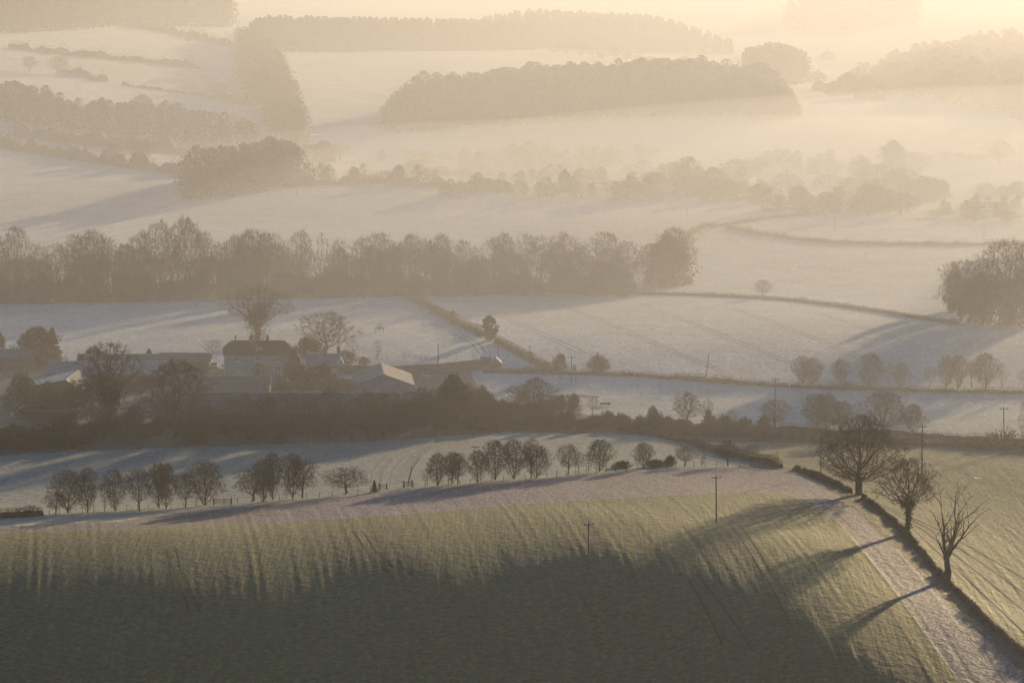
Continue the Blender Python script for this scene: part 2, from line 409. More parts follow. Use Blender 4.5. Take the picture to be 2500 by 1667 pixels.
def frusta(A, B, ra, rb, n):
    d = B - A; L = np.linalg.norm(d, axis=1)[:, None] + 1e-9; d = d / L
    A = A - d * np.minimum(ra[:, None] * .4, L * .3)
    ref = np.where(np.abs(d[:, 2:3]) > .9, np.array([[1., 0, 0]]), np.array([[0, 0, 1.]]))
    u = np.cross(d, ref); u /= np.linalg.norm(u, axis=1)[:, None]; v = np.cross(d, u)
    V, F = [], []
    for k in range(n):
        t = 2 * math.pi * k / n; o = u * math.cos(t) + v * math.sin(t)
        V.append(A + o * ra[:, None]); V.append(B + o * rb[:, None])
    V = np.stack(V, 1).reshape(-1, 3); m = len(A); b = np.arange(m)[:, None] * (2 * n)
    F = [b + np.array([[2 * k, 2 * ((k + 1) % n), 2 * ((k + 1) % n) + 1, 2 * k + 1]]) for k in range(n)]
    return V, np.stack(F, 1).reshape(-1, 4)
def blades(A, B, wd, g):
    """thin tapering triangles from A to B"""
    d = B - A; s = np.cross(d, g.normal(0, 1, d.shape)); s /= np.linalg.norm(s, axis=1)[:, None] + 1e-9
    V = np.stack([A - s * wd / 2, A + s * wd / 2, B], 1).reshape(-1, 3)
    return V, np.arange(len(V)).reshape(-1, 3)
def twigs(P, D_, g, k=7, ln=0.9, wd=0.035, sub=3, spread=0.55, up=0.15):
    A = np.repeat(P, k, 0); d = np.repeat(D_, k, 0) + g.normal(0, spread, (len(A), 3)); d[:, 2] += up
    d /= np.linalg.norm(d, axis=1)[:, None]; L = ln * g.uniform(.5, 1.2, (len(A), 1)); B = A + d * L
    Vs = [blades(A, B, wd, g)]
    if sub:
        t = g.uniform(.25, .9, (len(A), sub, 1)); a = (A[:, None] + (B - A)[:, None] * t).reshape(-1, 3)
        dd = np.repeat(d, sub, 0) + g.normal(0, .6, (len(a), 3)); dd /= np.linalg.norm(dd, axis=1)[:, None]
        Vs.append(blades(a, a + dd * ln * .5 * g.uniform(.4, 1.1, (len(a), 1)), wd * .75, g))
    off = 0; V, F = [], []
    for v, f in Vs: V.append(v); F.append(f + off); off += len(v)
    return np.vstack(V), np.vstack(F)
def leafquads(P, size, g):
    n = len(P); a = g.normal(0, 1, (n, 3)); a /= np.linalg.norm(a, axis=1)[:, None]
    b = np.cross(a, g.normal(0, 1, (n, 3))); b /= np.linalg.norm(b, axis=1)[:, None]
    s = (size * g.uniform(.6, 1.4, n))[:, None]
    V = np.stack([P - a * s, P + b * s * .7, P + a * s, P - b * s * .7], 1).reshape(-1, 3)
    return V, np.arange(4 * n).reshape(-1, 4)
def envelope(kind, n, g, H=12.0, W=4.0):
    out = []
    while len(out) < n:
        z = g.uniform(0, 1); a = g.uniform(0, 2 * math.pi); r = math.sqrt(g.uniform(0, 1))
        if kind == 'vase':      # fan opening from low fork, rounded top
            t = (z - .07) / .93
            if t < 0: continue
            m = min(1, (t * 2.1) ** .7) * math.sqrt(max(0, 1 - max(0, (t - .55) / .45) ** 2))
        elif kind == 'round':   # clear trunk with a ball crown
            t = (z - .24) / .76
            if t < 0: continue
            m = math.sqrt(max(0, 1 - (2 * t - 1) ** 2)) ** .8
        elif kind == 'oak':     # broad dome, low limbs
            t = (z - .16) / .84
            if t < 0: continue
            m = (min(1, t * 4) ** .5) * math.sqrt(max(0, 1 - t ** 2.6))
        elif kind == 'high':    # tall bare bole, spreading head
            t = (z - .36) / .64
            if t < 0: continue
            m = (min(1, t * 3.2) ** .6) * math.sqrt(max(0, 1 - t ** 2.6))
        elif kind == 'tall':
            t = (z - .28) / .72
            if t < 0: continue
            m = min(1, t * 2.5) ** .7 * math.sqrt(max(0, 1 - max(0, (t - .6) / .4) ** 2))
        elif kind == 'shrub':
            t = z; m = math.sqrt(max(0, 1 - t ** 2.2)) * (.75 + .25 * min(1, t * 4))
        m *= (1 + .24 * math.sin(3 * a + 7 * z + n) + .17 * math.sin(5 * a - 9 * z)) * g.uniform(.86, 1.1)
        if r < .35 and g.random() < .5: continue
        out.append((r * m * W * math.cos(a), r * m * W * math.sin(a), z * H))
    return np.array(out)
PROTO = {}
def make_bare(key, kind, seed, H=12.0, W=4.0, natt=900, trunkh=None, crook=.08, D=.45, tw=7, twl=.9, wd=.035, up=.12, rmax=.34, ivy=None, stems=1, dk=.75, sub=3, twmat='twig', spread=.55, leaf=.018):
    g = np.random.default_rng(seed); att = envelope(kind, natt, g, H, W)
    th = trunkh if trunkh is not None else {'vase': .10, 'round': .25, 'oak': .2, 'tall': .5, 'shrub': .05}[kind] * H
    Ps, pars, off = [], [], 0
    n0 = max(2, int(th / D)); p = np.zeros(3); tr = [p.copy()]
    for i in range(n0):
        p = p + np.array([g.normal(0, crook), g.normal(0, crook), D]); tr.append(p.copy())
    P, par = colonise(att, tr, D=D, di=4.5, dk=dk, up=up, seed=seed)
    r, nch = radii(P, par, rmax=rmax, leaf=leaf)
    r[0] *= 1.25
    e = np.arange(1, len(P)); pa = par[e]
    thick = (r[e] > .055) & (nch[e] > 0)
    Vt, Ft = frusta(P[pa][thick], P[e][thick], r[pa][thick] * 1.0, r[e][thick], 6)
    Vm, Fm = frusta(P[pa][~thick], P[e][~thick], np.minimum(r[pa][~thick], r[e][~thick] * 1.5), r[e][~thick], 3)
    small = (r[e] < .045); Pt = P[e][small]; Dt = P[e][small] - P[pa][small]; Dt /= np.linalg.norm(Dt, axis=1)[:, None]
    end = nch[e][small] == 0
    parts = [(Vm, [Fm])]
    if tw:
        v1, f1 = twigs(Pt[end], Dt[end], g, tw, twl, wd, sub, spread)
        v2, f2 = twigs(Pt[~end], Dt[~end], g, max(1, tw // 3), twl * .8, wd, sub, spread + .25)
        Fc3 = np.vstack([f1 + len(Vm), f2 + len(Vm) + len(v1)]); Vc = np.vstack([Vm, v1, v2]); Fc = [Fm, Fc3]
    else: Vc, Fc = Vm, [Fm]
    out = [('trunk', Vt, [Ft], 'bark'), ('crown', Vc, Fc, twmat)]
    if ivy:
        zmax, rad = ivy; sel = (P[:, 2] < zmax) & (np.hypot(P[:, 0], P[:, 1]) < .35 + P[:, 2] * .16)
        base = P[sel]; rr = r[sel]; k = 90
        a = np.repeat(base, k, 0) + g.normal(0, 1, (len(base) * k, 3)) * (rad * (.5 + .8 * g.random((len(base) * k, 1))) * .5)
        v, f = leafquads(a, .13, g); out.append(('ivy', v, [f], 'ivy'))
    PROTO[key] = [(nm, mesh_only(key + '_' + nm, v, f, mm)) for nm, v, f, mm in out]
    return P, par, r
def mesh_only(name, V, F, mm):
    o = mesh_np(name, V, F, M[mm]); me = o.data; bpy.data.objects.remove(o); return me
def make_leafy(key, kind, seed, H=12.0, W=4.0, n=5200, size=.22, mm='evergreen', stalk=True, lumps=34):
    g = np.random.default_rng(seed); P = []
    if kind == 'cone':
        tiers = 26
        for i in range(tiers):
            z = .04 + .96 * i / tiers; R0 = W * (1 - z) ** .8 * (.85 + .3 * g.random())
            for b in range(12):
                a = g.uniform(0, 2 * math.pi); m = n // (tiers * 12); t = g.uniform(0, 1, m) ** .6
                L = R0 * (.7 + .4 * g.random())
                P.append(np.stack([t * L * math.cos(a), t * L * math.sin(a), z * H - t * L * .25 + g.normal(0, .08, m)], 1) + g.normal(0, .12, (m, 3)))
    else:
        env = envelope({'oval': 'tall', 'dome': 'shrub'}[kind], lumps * 3, g, H, W * .82)
        if kind == 'oval': env[:, 2] = (env[:, 2] / H - .28) / .72 * H * .97 + .02 * H
        for c in env:
            rr = W * g.uniform(.16, .34); m = n // len(env); d = g.normal(0, 1, (m, 3)); d /= np.linalg.norm(d, axis=1)[:, None]
            P.append(c + d * rr * g.uniform(.6, 1.05, (m, 1)))
    P = np.vstack(P); P = P[P[:, 2] > .05]
    v, f = leafquads(P, size, g); out = [('crown', mesh_only(key + '_crown', v, [f], mm))]
    if stalk:
        pts = np.array([[0, 0, -.3], [0.05, 0, H * .3], [0, .05, H * .6], [.03, 0, H * .9]]); r = np.array([.28, .2, .12, .04]) * H / 12
        v, f = frusta(pts[:-1], pts[1:], r[:-1], r[1:], 7); out.append(('trunk', mesh_only(key + '_trunk', v, [f], 'bark')))
    PROTO[key] = out
def make_shrub(key, seed, H=4.0, W=2.6, n=90, mm='hedge', wd=.04, tw=8):
    g = np.random.default_rng(seed); A, B = [], []
    ang = g.uniform(0, 2 * math.pi, n); inc = g.uniform(0, 1, n) ** .8
    tip = np.stack([np.cos(ang) * inc * W, np.sin(ang) * inc * W, H * np.sqrt(np.maximum(0.05, 1 - inc ** 2.2)) * g.uniform(.7, 1.08, n)], 1)
    base = np.stack([np.cos(ang) * inc * W * .35, np.sin(ang) * inc * W * .35, np.full(n, -.2)], 1)
    mid = (base + tip) / 2 + g.normal(0, .15, (n, 3)); mid[:, 2] += .1 * H
    v1, f1 = frusta(np.vstack([base, mid]), np.vstack([mid, tip]), np.full(2 * n, .035), np.full(2 * n, .02), 3)
    t = g.uniform(.1, 1, (n, tw, 1)); q = (mid[:, None] + (tip - mid)[:, None] * t).reshape(-1, 3); dd = np.repeat(tip - mid, tw, 0); dd /= np.linalg.norm(dd, axis=1)[:, None] + 1e-9
    v2, f2 = twigs(q, dd, g, 4, .75 * H / 4, wd, 3, .7)
    t = g.uniform(0, 1, (n, 6, 1)); q = (base[:, None] + (mid - base)[:, None] * t).reshape(-1, 3); dd = np.repeat(mid - base, 6, 0); dd /= np.linalg.norm(dd, axis=1)[:, None] + 1e-9
    v3, f3 = twigs(q, dd, g, 4, .7 * H / 4, wd * 1.3, 2, .9)
    V = np.vstack([v1, v2, v3]); PROTO[key] = [('crown', mesh_only(key + '_crown', V, [f1, np.vstack([f2 + len(v1), f3 + len(v1) + len(v2)])], mm))]
for i in range(4): make_bare('vase%d' % i, 'vase', 21 + i, W=4.3, natt=2100, D=.42, up=.30, crook=.04, tw=11, twl=1.1, dk=.58, rmax=.28, spread=.42, wd=.034, sub=4)
for i in range(3): make_bare('round%d' % i, 'round', 41 + i, W=4.8, natt=1500, D=.45, up=.06, tw=10, twl=1.0, rmax=.30, dk=.68, wd=.042)
for i in range(3): make_bare('tall%d' % i, 'tall', 61 + i, W=3.6, natt=1300, D=.45, up=.22, tw=10, twl=1.0, rmax=.30, crook=.05, wd=.042)
make_bare('oak0', 'oak', 81, W=8.2, natt=3200, D=.40, trunkh=3.4, up=.02, crook=.05, tw=8, twl=.8, rmax=.72, dk=.55, wd=.035, leaf=.021)
make_bare('oak1', 'high', 82, W=6.2, natt=2200, D=.42, trunkh=5.2, up=.05, crook=.08, tw=9, twl=.8, rmax=.5, dk=.62, wd=.04, ivy=(5.3, .75))
make_bare('oak2', 'oak', 89, W=6.6, natt=2300, D=.42, trunkh=3.2, up=.05, crook=.08, tw=9, twl=.85, rmax=.5, dk=.6, wd=.045)
make_bare('ivytree0', 'high', 83, W=6.2, natt=1300, D=.42, trunkh=5.0, up=.12, crook=.07, tw=7, twl=.9, rmax=.5, ivy=(7.5, 1.9), wd=.045)
make_bare('ivytree1', 'round', 84, W=4.2, natt=700, D=.45, trunkh=4.5, up=.12, tw=7, rmax=.35, ivy=(7.0, 1.3), wd=.045)
def make_dead(key, seed):
    g = np.random.default_rng(seed); A, B, ra, rb = [], [], [], []
    def limb(p, d, L, r, depth):
        n = max(3, int(L / .7)); d = np.array(d, float)
        for i in range(n):
            d = d + g.normal(0, .13, 3); d[2] += .05; d /= np.linalg.norm(d); q = p + d * L / n; r2 = r * (1 - .8 * (i + 1) / n) + .012
            A.append(p); B.append(q); ra.append(r * (1 - .8 * i / n) + .012); rb.append(r2); p = q
            if depth and i > 0 and g.random() < (.55 if depth == 2 else .4):
                a = g.uniform(0, 6.28); e = d * .7 + np.array([math.cos(a), math.sin(a), .25]) * .75; limb(p, e / np.linalg.norm(e), L * g.uniform(.3, .5), r2 * .62, depth - 1)
    p = np.zeros(3)
    for i, (rr, z) in enumerate([(.52, 1.2), (.42, 2.4), (.36, 3.6)]):
        q = np.array([g.normal(0, .1), g.normal(0, .1), z]); A.append(p); B.append(q); ra.append([.62, .46, .4][i]); rb.append(rr); p = q
    for k, (a, inc, L) in enumerate([(0.2, .3, 8), (1.3, .5, 7), (2.6, .35, 8.3), (3.4, .75, 5), (4.4, .4, 7.6), (5.4, .55, 7), (0, .95, 4.6)]):
        limb(p - [0, 0, g.uniform(0, 1.2)], (math.cos(a) * inc, math.sin(a) * inc, 1 - inc * .4), L, .2, 2)
    A, B, ra, rb = map(np.array, (A, B, ra, rb)); th = ra > .09
    v, f = frusta(A[th], B[th], ra[th], rb[th], 6); v2, f2 = frusta(A[~th], B[~th], ra[~th], rb[~th], 4); D_ = B[~th] - A[~th]; D_ /= np.linalg.norm(D_, axis=1)[:, None]; v3, f3 = twigs(B[~th], D_, g, 2, .8, .035, 2, .6)
    PROTO[key] = [('trunk', mesh_only(key + '_trunk', v, [f], 'bark')), ('crown', mesh_only(key + '_crown', np.vstack([v2, v3]), [f2, f3 + len(v2)], 'bark'))]
make_dead('dead0', 85)
make_bare('thin0', 'vase', 86, W=2.6, natt=420, D=.45, trunkh=2.5, up=.3, tw=8, rmax=.15, dk=.7, wd=.045)
make_bare('thin1', 'round', 87, W=3.1, natt=450, D=.45, trunkh=2.8, up=.15, tw=8, rmax=.15, dk=.7, wd=.045)
make_leafy('cone0', 'cone', 91, H=12, W=3.6, n=9000, size=.20)
make_leafy('oval0', 'oval', 92, H=12, W=3.3, n=9000, size=.24)
make_leafy('dome0', 'dome', 93, H=12, W=6.5, n=11000, size=.26)
make_leafy('dome1', 'dome', 94, H=6, W=4.5, n=6000, size=.16, stalk=False, lumps=22)
make_shrub('shrub0', 95); make_shrub('shrub1', 96, n=120, W=3.4); make_shrub('shrub2', 97, H=4, W=2.0, n=70)
NOMW = dict(vase=7.8, round=8.6, tall=6.6, oak0=15, oak1=11.6, oak2=12, ivytree0=11, ivytree1=8.0, dead=7.4, thin0=5.2, thin1=5.8, cone=7.0, oval=6.4, dome0=12.5, dome1=8.6, shrub0=5.8, shrub1=7.4, shrub2=4.6)
NOMH = dict(shrub0=4.5, shrub1=4.5, shrub2=4.5, dome1=6)
def nomw(k):
    return NOMW.get(k) or NOMW[k.rstrip('0123456789')]
def place(key, P, h, wdt, label, cat='tree', name=None, group=None, rz=None, lean=0):
    """one plant standing at P, h metres tall and wdt metres wide"""
    H = NOMH.get(key, 12.6); sx = wdt / nomw(key); sz = h / H
    sink = .08 * h if key.startswith('vase') else .05
    if key.startswith('vase'): sz *= 1.08
    o = empty(name or 'bare_tree', (P[0], P[1], P[2] - sink), rnd.uniform(0, 6.28) if rz is None else rz, (sx, sx, sz))
    if lean: o.rotation_euler[1] = lean
    tag(o, label, cat, group)
    for nm, me in PROTO[key]:
        c = bpy.data.objects.new(nm, me); COL.objects.link(c); c.parent = o
    return o
def put(key, x, yb, yt, wpx, label, cat='tree', name=None, group=None, rz=None, lean=0, minh=0):
    """photo position of the foot, photo row of the top, photo width -> a real size at the real distance"""
    P = gp(x, yb); s = ppm(P)
    return place(key, P, max(minh, (yb - yt) / s), wpx / s, label, cat, name, group, rz, lean)
ORD = ['first', 'second', 'third', 'fourth', 'fifth', 'sixth', 'seventh', 'eighth', 'ninth', 'tenth', 'eleventh', 'twelfth', 'thirteenth', 'fourteenth', 'fifteenth', 'sixteenth', 'seventeenth', 'eighteenth', 'nineteenth', 'twentieth']

# --- the row of trees above the stubble strip, left half then right half
row_l = [('round1', 136, 1254, 1200, 52, 'small leaning'), ('vase0', 166, 1252, 1142, 76, 'broad dense fan-shaped'), ('vase1', 214, 1250, 1137, 56, 'upright fan-shaped'), ('thin0', 256, 1245, 1150, 30, 'slender'),
         ('vase2', 280, 1246, 1142, 52, 'narrow fan-shaped'), ('round0', 340, 1247, 1136, 60, 'clear-trunked round-headed'), ('vase3', 386, 1238, 1126, 54, 'tall fan-shaped'), ('vase0', 406, 1241, 1126, 50, 'tall narrow'),
         ('round2', 453, 1238, 1151, 52, 'shorter open-crowned'), ('vase1', 501, 1232, 1122, 84, 'very broad fan-shaped'), ('round0', 618, 1223, 1138, 84, 'wide low-branched'), ('vase2', 643, 1224, 1117, 56, 'tall open fan-shaped'),
         ('vase3', 666, 1219, 1101, 50, 'tallest narrow'), ('thin1', 700, 1217, 1180, 24, 'small twiggy'), ('vase0', 715, 1217, 1103, 56, 'tall dense'), ('round1', 738, 1215, 1115, 66, 'right-leaning round-headed'),
         ('oak1', 846, 1204, 1138, 98, 'low wide umbrella-shaped')]
for i, (k, x, yb, yt, wp, ds) in enumerate(row_l):
    kk = 'round2' if k == 'oak1' else k
    put(kk, x, yb, yt, wp, f'{ds} bare tree, {ORD[i]} from the left in the row above the purplish strip', group='bare trees in the row above the strip, left of the gateway')
row_r = [('thin1', 1043, 1184, 1140, 32, 'small bushy'), ('vase1', 1069, 1184, 1103, 50, 'fan-shaped'), ('vase2', 1104, 1180, 1100, 46, 'narrow dense'), ('round0', 1117, 1182, 1101, 48, 'round-headed'),
         ('vase3', 1165, 1178, 1096, 46, 'upright open'), ('vase0', 1208, 1171, 1071, 62, 'tall dense fan-shaped'), ('vase1', 1255, 1168, 1069, 62, 'big round fan-shaped'), ('tall0', 1297, 1167, 1063, 40, 'tall thin'),
         ('vase2', 1310, 1167, 1084, 66, 'wide low-forking'), ('round1', 1387, 1158, 1080, 50, 'clear-trunked round-headed'), ('thin1', 1413, 1155, 1098, 34, 'small round-headed'), ('thin0', 1438, 1153, 1100, 26, 'slim young'),
         ('vase3', 1465, 1151, 1070, 58, 'large open fan-shaped'), ('vase0', 1571, 1142, 1078, 46, 'bush-footed fan-shaped'), ('round2', 1673, 1137, 1088, 46, 'squat spreading'), ('thin0', 1714, 1137, 1088, 28, 'thin straggly'),
         ('round0', 1776, 1136, 1070, 46, 'dark spreading'), ('thin1', 1835, 1135, 1080, 36, 'pale open'), ('thin0', 1896, 1139, 1100, 22, 'tiny last')]
for i, (k, x, yb, yt, wp, ds) in enumerate(row_r):
    put(k, x, yb, yt, wp, f'{ds} bare tree, {ORD[i]} from the gateway in the row to its right', group='bare trees in the row above the strip, right of the gateway')
put('cone0', 914, 1200, 1168, 20, 'small dark conifer beside the gateway in the tree row', name='conifer')
# --- row on the far right beyond the lane hedge
row_u = [('vase1', 1960, 935, 867, 48), ('vase2', 1984, 940, 871, 46), ('vase3', 2054, 937, 874, 42), ('vase0', 2125, 948, 860, 62), ('thin0', 2169, 941, 879, 28), ('vase1', 2199, 946, 883, 42), ('thin1', 2270, 946, 892, 34),
         ('vase2', 2311, 946, 867, 42), ('vase3', 2340, 948, 864, 42), ('tall1', 2372, 946, 877, 30), ('vase0', 2405, 948, 859, 64), ('thin0', 2447, 948, 883, 30), ('thin1', 2499, 950, 900, 30)]
for i, (k, x, yb, yt, wp) in enumerate(row_u):
    ds = 'largest round-crowned' if i == 10 else 'large fan-shaped' if i == 3 else 'slim' if k[0] == 't' else 'fanned'
    put(k, x, yb, yt, wp, f'hazy {ds} tree, {ORD[i]} from left in the row on the low right hedge', group='hazy trees in the row along the low hedge at right')
# --- trees of the roadside thicket, right half
for k, x, yb, yt, wp, lb in [
    ('round2', 1677, 1040, 953, 62, 'open-crowned bare tree standing left of the ivy-clad trunk'),
    ('ivytree1', 1727, 1040, 969, 34, 'slim tree with its trunk thickly clad in dark ivy'),
    ('thin1', 1788, 1040, 997, 34, 'small thin bare tree right of the ivy-clad trunk'),
    ('round1', 1892, 1048, 972, 70, 'bushy bare tree standing in front of a utility pole'),
    ('vase2', 1992, 1050, 958, 66, 'tall many-stemmed tree, left of the close group of three'),
    ('vase0', 2018, 1052, 956, 62, 'tall many-stemmed tree in the middle of the close group of three'),
    ('vase3', 2054, 1052, 976, 56, 'lower pale tree, right of the close group of three'),
    ('oak2', 2157, 1060, 948, 116, 'large dark spreading tree rising behind the big oak'),
    ('vase1', 2228, 1057, 984, 54, 'upright pale tree right of the large spreading tree'),
    ('vase1', 1308, 1015, 919, 84, 'broad fan-crowned tree rising from the roadside thicket'),
    ('round0', 1264, 1010, 938, 60, 'bushy tree leaning against the broad fan-crowned tree'),
    ('round1', 1385, 1020, 962, 70, 'low spreading tree in the thicket below the pond'),
    ('thin0', 1335, 1010, 960, 40, 'thin tree in the thicket beside the broad fan-crowned tree'),
    ('thin1', 1447, 1012, 962, 30, 'wispy sapling at the thin end of the thicket'),
    ('vase3', 1030, 1045, 942, 50, 'dark upright tree left of the dense round-topped tree'),
    ('tall2', 957, 1045, 950, 54, 'tall bare tree in front of the gabled barn'),
    ('tall0', 985, 1045, 975, 40, 'slender bare tree in the gap of the barn hedge')]:
    put(k, x, yb, yt, wp, lb, group='bare trees of the roadside thicket')
for i, (x, yb, yt, wp) in enumerate([(505, 1078, 985, 56), (560, 1075, 962, 60), (598, 1068, 955, 52), (648, 1078, 960, 66), (702, 1072, 950, 62), (752, 1078, 955, 60), (806, 1070, 945, 66), (858, 1074, 962, 58), (905, 1068, 955, 60), (330, 1085, 985, 50), (160, 1088, 1005, 60), (90, 1092, 1020, 56)]):
    put(['vase1', 'tall0', 'round2', 'vase3', 'tall1', 'round0'][i % 6], x, yb, yt, wp, 'dark bare tree rising from the thicket below the long barn', group='dark bare trees of the thicket below the long barn')
for i, (x, yb, yt, wp) in enumerate([(895, 1062, 950, 56), (932, 1060, 955, 52), (1004, 1056, 950, 56), (1064, 1052, 945, 58), (1148, 1046, 950, 60), (1188, 1040, 952, 50), (1080, 1062, 965, 60), (970, 1066, 972, 60)]):
    put(['round1', 'vase0', 'round0', 'vase2'][i % 4], x, yb, yt, wp, 'dark bare tree crowding the thicket around the dense round-topped tree', group='dark bare trees around the dense round-topped tree')
# --- single trees
put('oak0', 2097, 1207, 1000, 206, 'great dark oak with spreading limbs at the hedge corner', name='oak_tree', rz=1.0)
put('oak1', 2215, 1300, 1107, 150, 'second oak down the hedge with an ivy-clad trunk', name='oak_tree', rz=2.2)
put('dead0', 2312, 1412, 1188, 136, 'gaunt leafless dead tree with few crooked limbs', name='dead_tree', rz=.6)
put('oval0', 1195, 831, 769, 42, 'dark oval evergreen tree standing in the diagonal hedge', name='evergreen_tree')
put('round1', 1862, 726, 682, 42, 'small lone round tree on the curved field hedge', name='bare_tree')
put('ivytree0', 628, 835, 690, 150, 'huge old ivy-clad tree rising behind the farmhouse', name='old_tree', rz=.4)
put('round2', 797, 872, 757, 118, 'wide bare tree right of the farmhouse', rz=2)
put('thin0', 860, 872, 826, 34, 'thin bare shrub-like tree beside the paddock fence')
put('thin0', 921, 879, 826, 24, 'lone sapling in the paddock below the field fence')
put('ivytree0', 268, 1058, 822, 158, 'twisted ivy-clad tree with curling limbs before the farm sheds', name='old_tree', rz=2.9)
put('oak2', 430, 1068, 868, 172, 'dark spreading tree in front of the long barn', rz=4)
put('round0', 222, 1060, 925, 90, 'lower bare tree left of the twisted ivy-clad tree')
put('cone0', 716, 918, 845, 66, 'dark conical conifer at the corner of the farmhouse', name='conifer')
put('cone0', 364, 884, 848, 40, 'small pointed conifer behind the farm sheds', name='conifer')
put('dome0', 92, 892, 800, 128, 'large dark evergreen clump at the left of the farm', name='evergreen_tree')
put('cone0', 128, 885, 793, 60, 'spiky conifer topping the dark evergreen clump', name='conifer')
put('dome0', -2, 880, 812, 40, 'evergreen bush cut by the left edge of the picture', name='evergreen_tree')
put('thin1', 520, 868, 826, 50, 'small bushy tree left of the farmhouse')
put('dome1', 233, 884, 848, 60, 'low green bush behind the corrugated shed', 'bush', 'bush')
put('dome1', 752, 872, 828, 90, 'dark evergreen bush between farmhouse and wide bare tree', 'bush', 'bush')
put('dome1', 845, 887, 858, 66, 'low dark bush beside the small ornate house', 'bush', 'bush')
put('dome1', 888, 890, 872, 34, 'small round bush at the end of the wall', 'bush', 'bush')
put('dome0', 1107, 1045, 918, 112, 'dense round-topped evergreen tree beside the farm road', name='evergreen_tree')
put('dome1', 1366, 902, 866, 42, 'dark bush on the lane hedge at the field corner', 'bush', 'bush')
put('oval0', 1380, 900, 862, 14, 'leaning ivy-covered stump beside the field corner bush', 'stump', 'ivy_stump', lean=.35)
put('shrub1', 1460, 905, 860, 66, 'large twiggy bush on the lane hedge', 'bush', 'bush')
put('dome1', 1596, 1040, 996, 46, 'rounded evergreen bush standing out of the roadside hedge', 'bush', 'bush')
put('dome1', 1400, 1015, 965, 36, 'dark ivy bush under the pond', 'bush', 'bush')
put('dome1', 1866, 1046, 1016, 40, 'dark bush left of the bushy tree by the pole', 'bush', 'bush')
put('shrub0', 1105, 770, 756, 16, 'small shrub standing in the diagonal hedge', 'bush', 'bush')
put('thin0', 2498, 1090, 975, 26, 'thin tall tree at the right edge behind the hedge')
for x, yb, yt, wp, lb in [(1520, 1142, 1122, 60, 'low bramble bush in the tree row, left of the fan-shaped tree'), (1600, 1139, 1118, 60, 'bramble bush in the tree row, right of the fan-shaped tree'), (1636, 1137, 1108, 40, 'taller bramble bush beside the squat spreading tree')]:
    put('shrub1', x, yb, yt, wp, lb, 'bush', 'bush')
# fan-shaped hazel stump
P = gp(2446, 1088); s_ = ppm(P); hz = empty('coppiced_tree', P); tag(hz, 'coppiced stool with fan of stout upward shoots before the right-hand pole', 'tree')
g = np.random.default_rng(5); n = 15; an = np.linspace(-1.15, 1.15, n); tipx = np.sin(an) * 4.3; tipz = np.cos(an * .8) * 4.2 * g.uniform(.85, 1.1, n)
A0 = np.stack([g.normal(0, .25, n), g.normal(0, .4, n), np.full(n, -.2)], 1); B0 = np.stack([tipx, g.normal(0, 1.0, n), tipz], 1); m0 = (A0 + B0) / 2; m0[:, 2] += .5 * np.abs(an)
v, f = frusta(np.vstack([A0, m0]), np.vstack([m0, B0]), np.concatenate([np.full(n, .16), np.full(n, .12)]), np.concatenate([np.full(n, .12), np.full(n, .04)]), 5)
mesh_np('trunk', v, [f], M['bark'], hz)
q = (m0[:, None] + (B0 - m0)[:, None] * g.uniform(0, 1, (n, 26, 1))).reshape(-1, 3)
v, f = leafquads(q + g.normal(0, .16, q.shape), .16, g); mesh_np('crown', v, [f], M['ivy'], hz)

# --- the belt of trees across the middle
bl = [(-12, 560, 60, 'tall1'), (41, 545, 62, 'round0'), (95, 590, 50, 'tall0'), (140, 586, 55, 'tall2'), (185, 566, 60, 'round1'), (226, 558, 80, 'vase0'), (262, 572, 50, 'tall1'), (300, 588, 45, 'thin0'), (345, 560, 70, 'tall0'), (390, 533, 80, 'round2'),
      (455, 526, 84, 'vase2'), (495, 560, 60, 'round1'), (540, 585, 50, 'tall1'), (575, 570, 60, 'vase1'), (615, 557, 90, 'vase0'), (655, 560, 70, 'round0'), (700, 590, 40, 'thin1'), (735, 556, 56, 'round2'), (785, 560, 36, 'thin0'), (828, 578, 50, 'tall2'),
      (885, 572, 55, 'tall0'), (925, 563, 84, 'round1'), (965, 585, 45, 'tall1'), (1005, 568, 60, 'vase3'), (1040, 575, 50, 'tall2'), (1078, 568, 64, 'vase1'), (1130, 580, 46, 'round0'), (1165, 590, 40, 'thin1'), (1205, 572, 50, 'tall1'),
      (1232, 565, 56, 'vase2'), (1285, 562, 56, 'tall0'), (1320, 566, 50, 'tall2'), (1378, 562, 84, 'round2'), (1420, 590, 50, 'tall1'), (1478, 560, 84, 'round0'), (1530, 584, 74, 'round1')]
for i, (x, yt, wp, k) in enumerate(bl):
    yb = 738 - 20 * min(1, max(0, x / 1000)) - rnd.uniform(0, 10)
    lb = None
    if x == 1478: lb = 'open-crowned bare tree, last but one at the right end of the belt'
    elif x == 1530: lb = 'dark overhanging bare tree at the right end of the belt'
    elif x == 41: lb = 'round-headed bare tree rising from the belt near the left edge'
    elif x == 455: lb = 'tallest tree of the belt, right of a slightly lower crown'
    elif x == 390: lb = 'high crown in the belt just left of its tallest tree'
    elif x == 615: lb = 'broad dense-crowned tree of the belt above the farmhouse'
    elif x == 735: lb = 'open spreading tree of the belt up and right of the farmhouse'
    elif x == 925: lb = 'round-headed tree at the middle of the belt, above the diagonal hedge top'
    elif x == 1378: lb = 'wide fan-crowned tree of the belt, left of the open-crowned one'
    put(k, x, yb, yt, wp, lb or 'bare tree standing close among others in the long belt across the valley', group='bare trees of the long belt', minh=8)
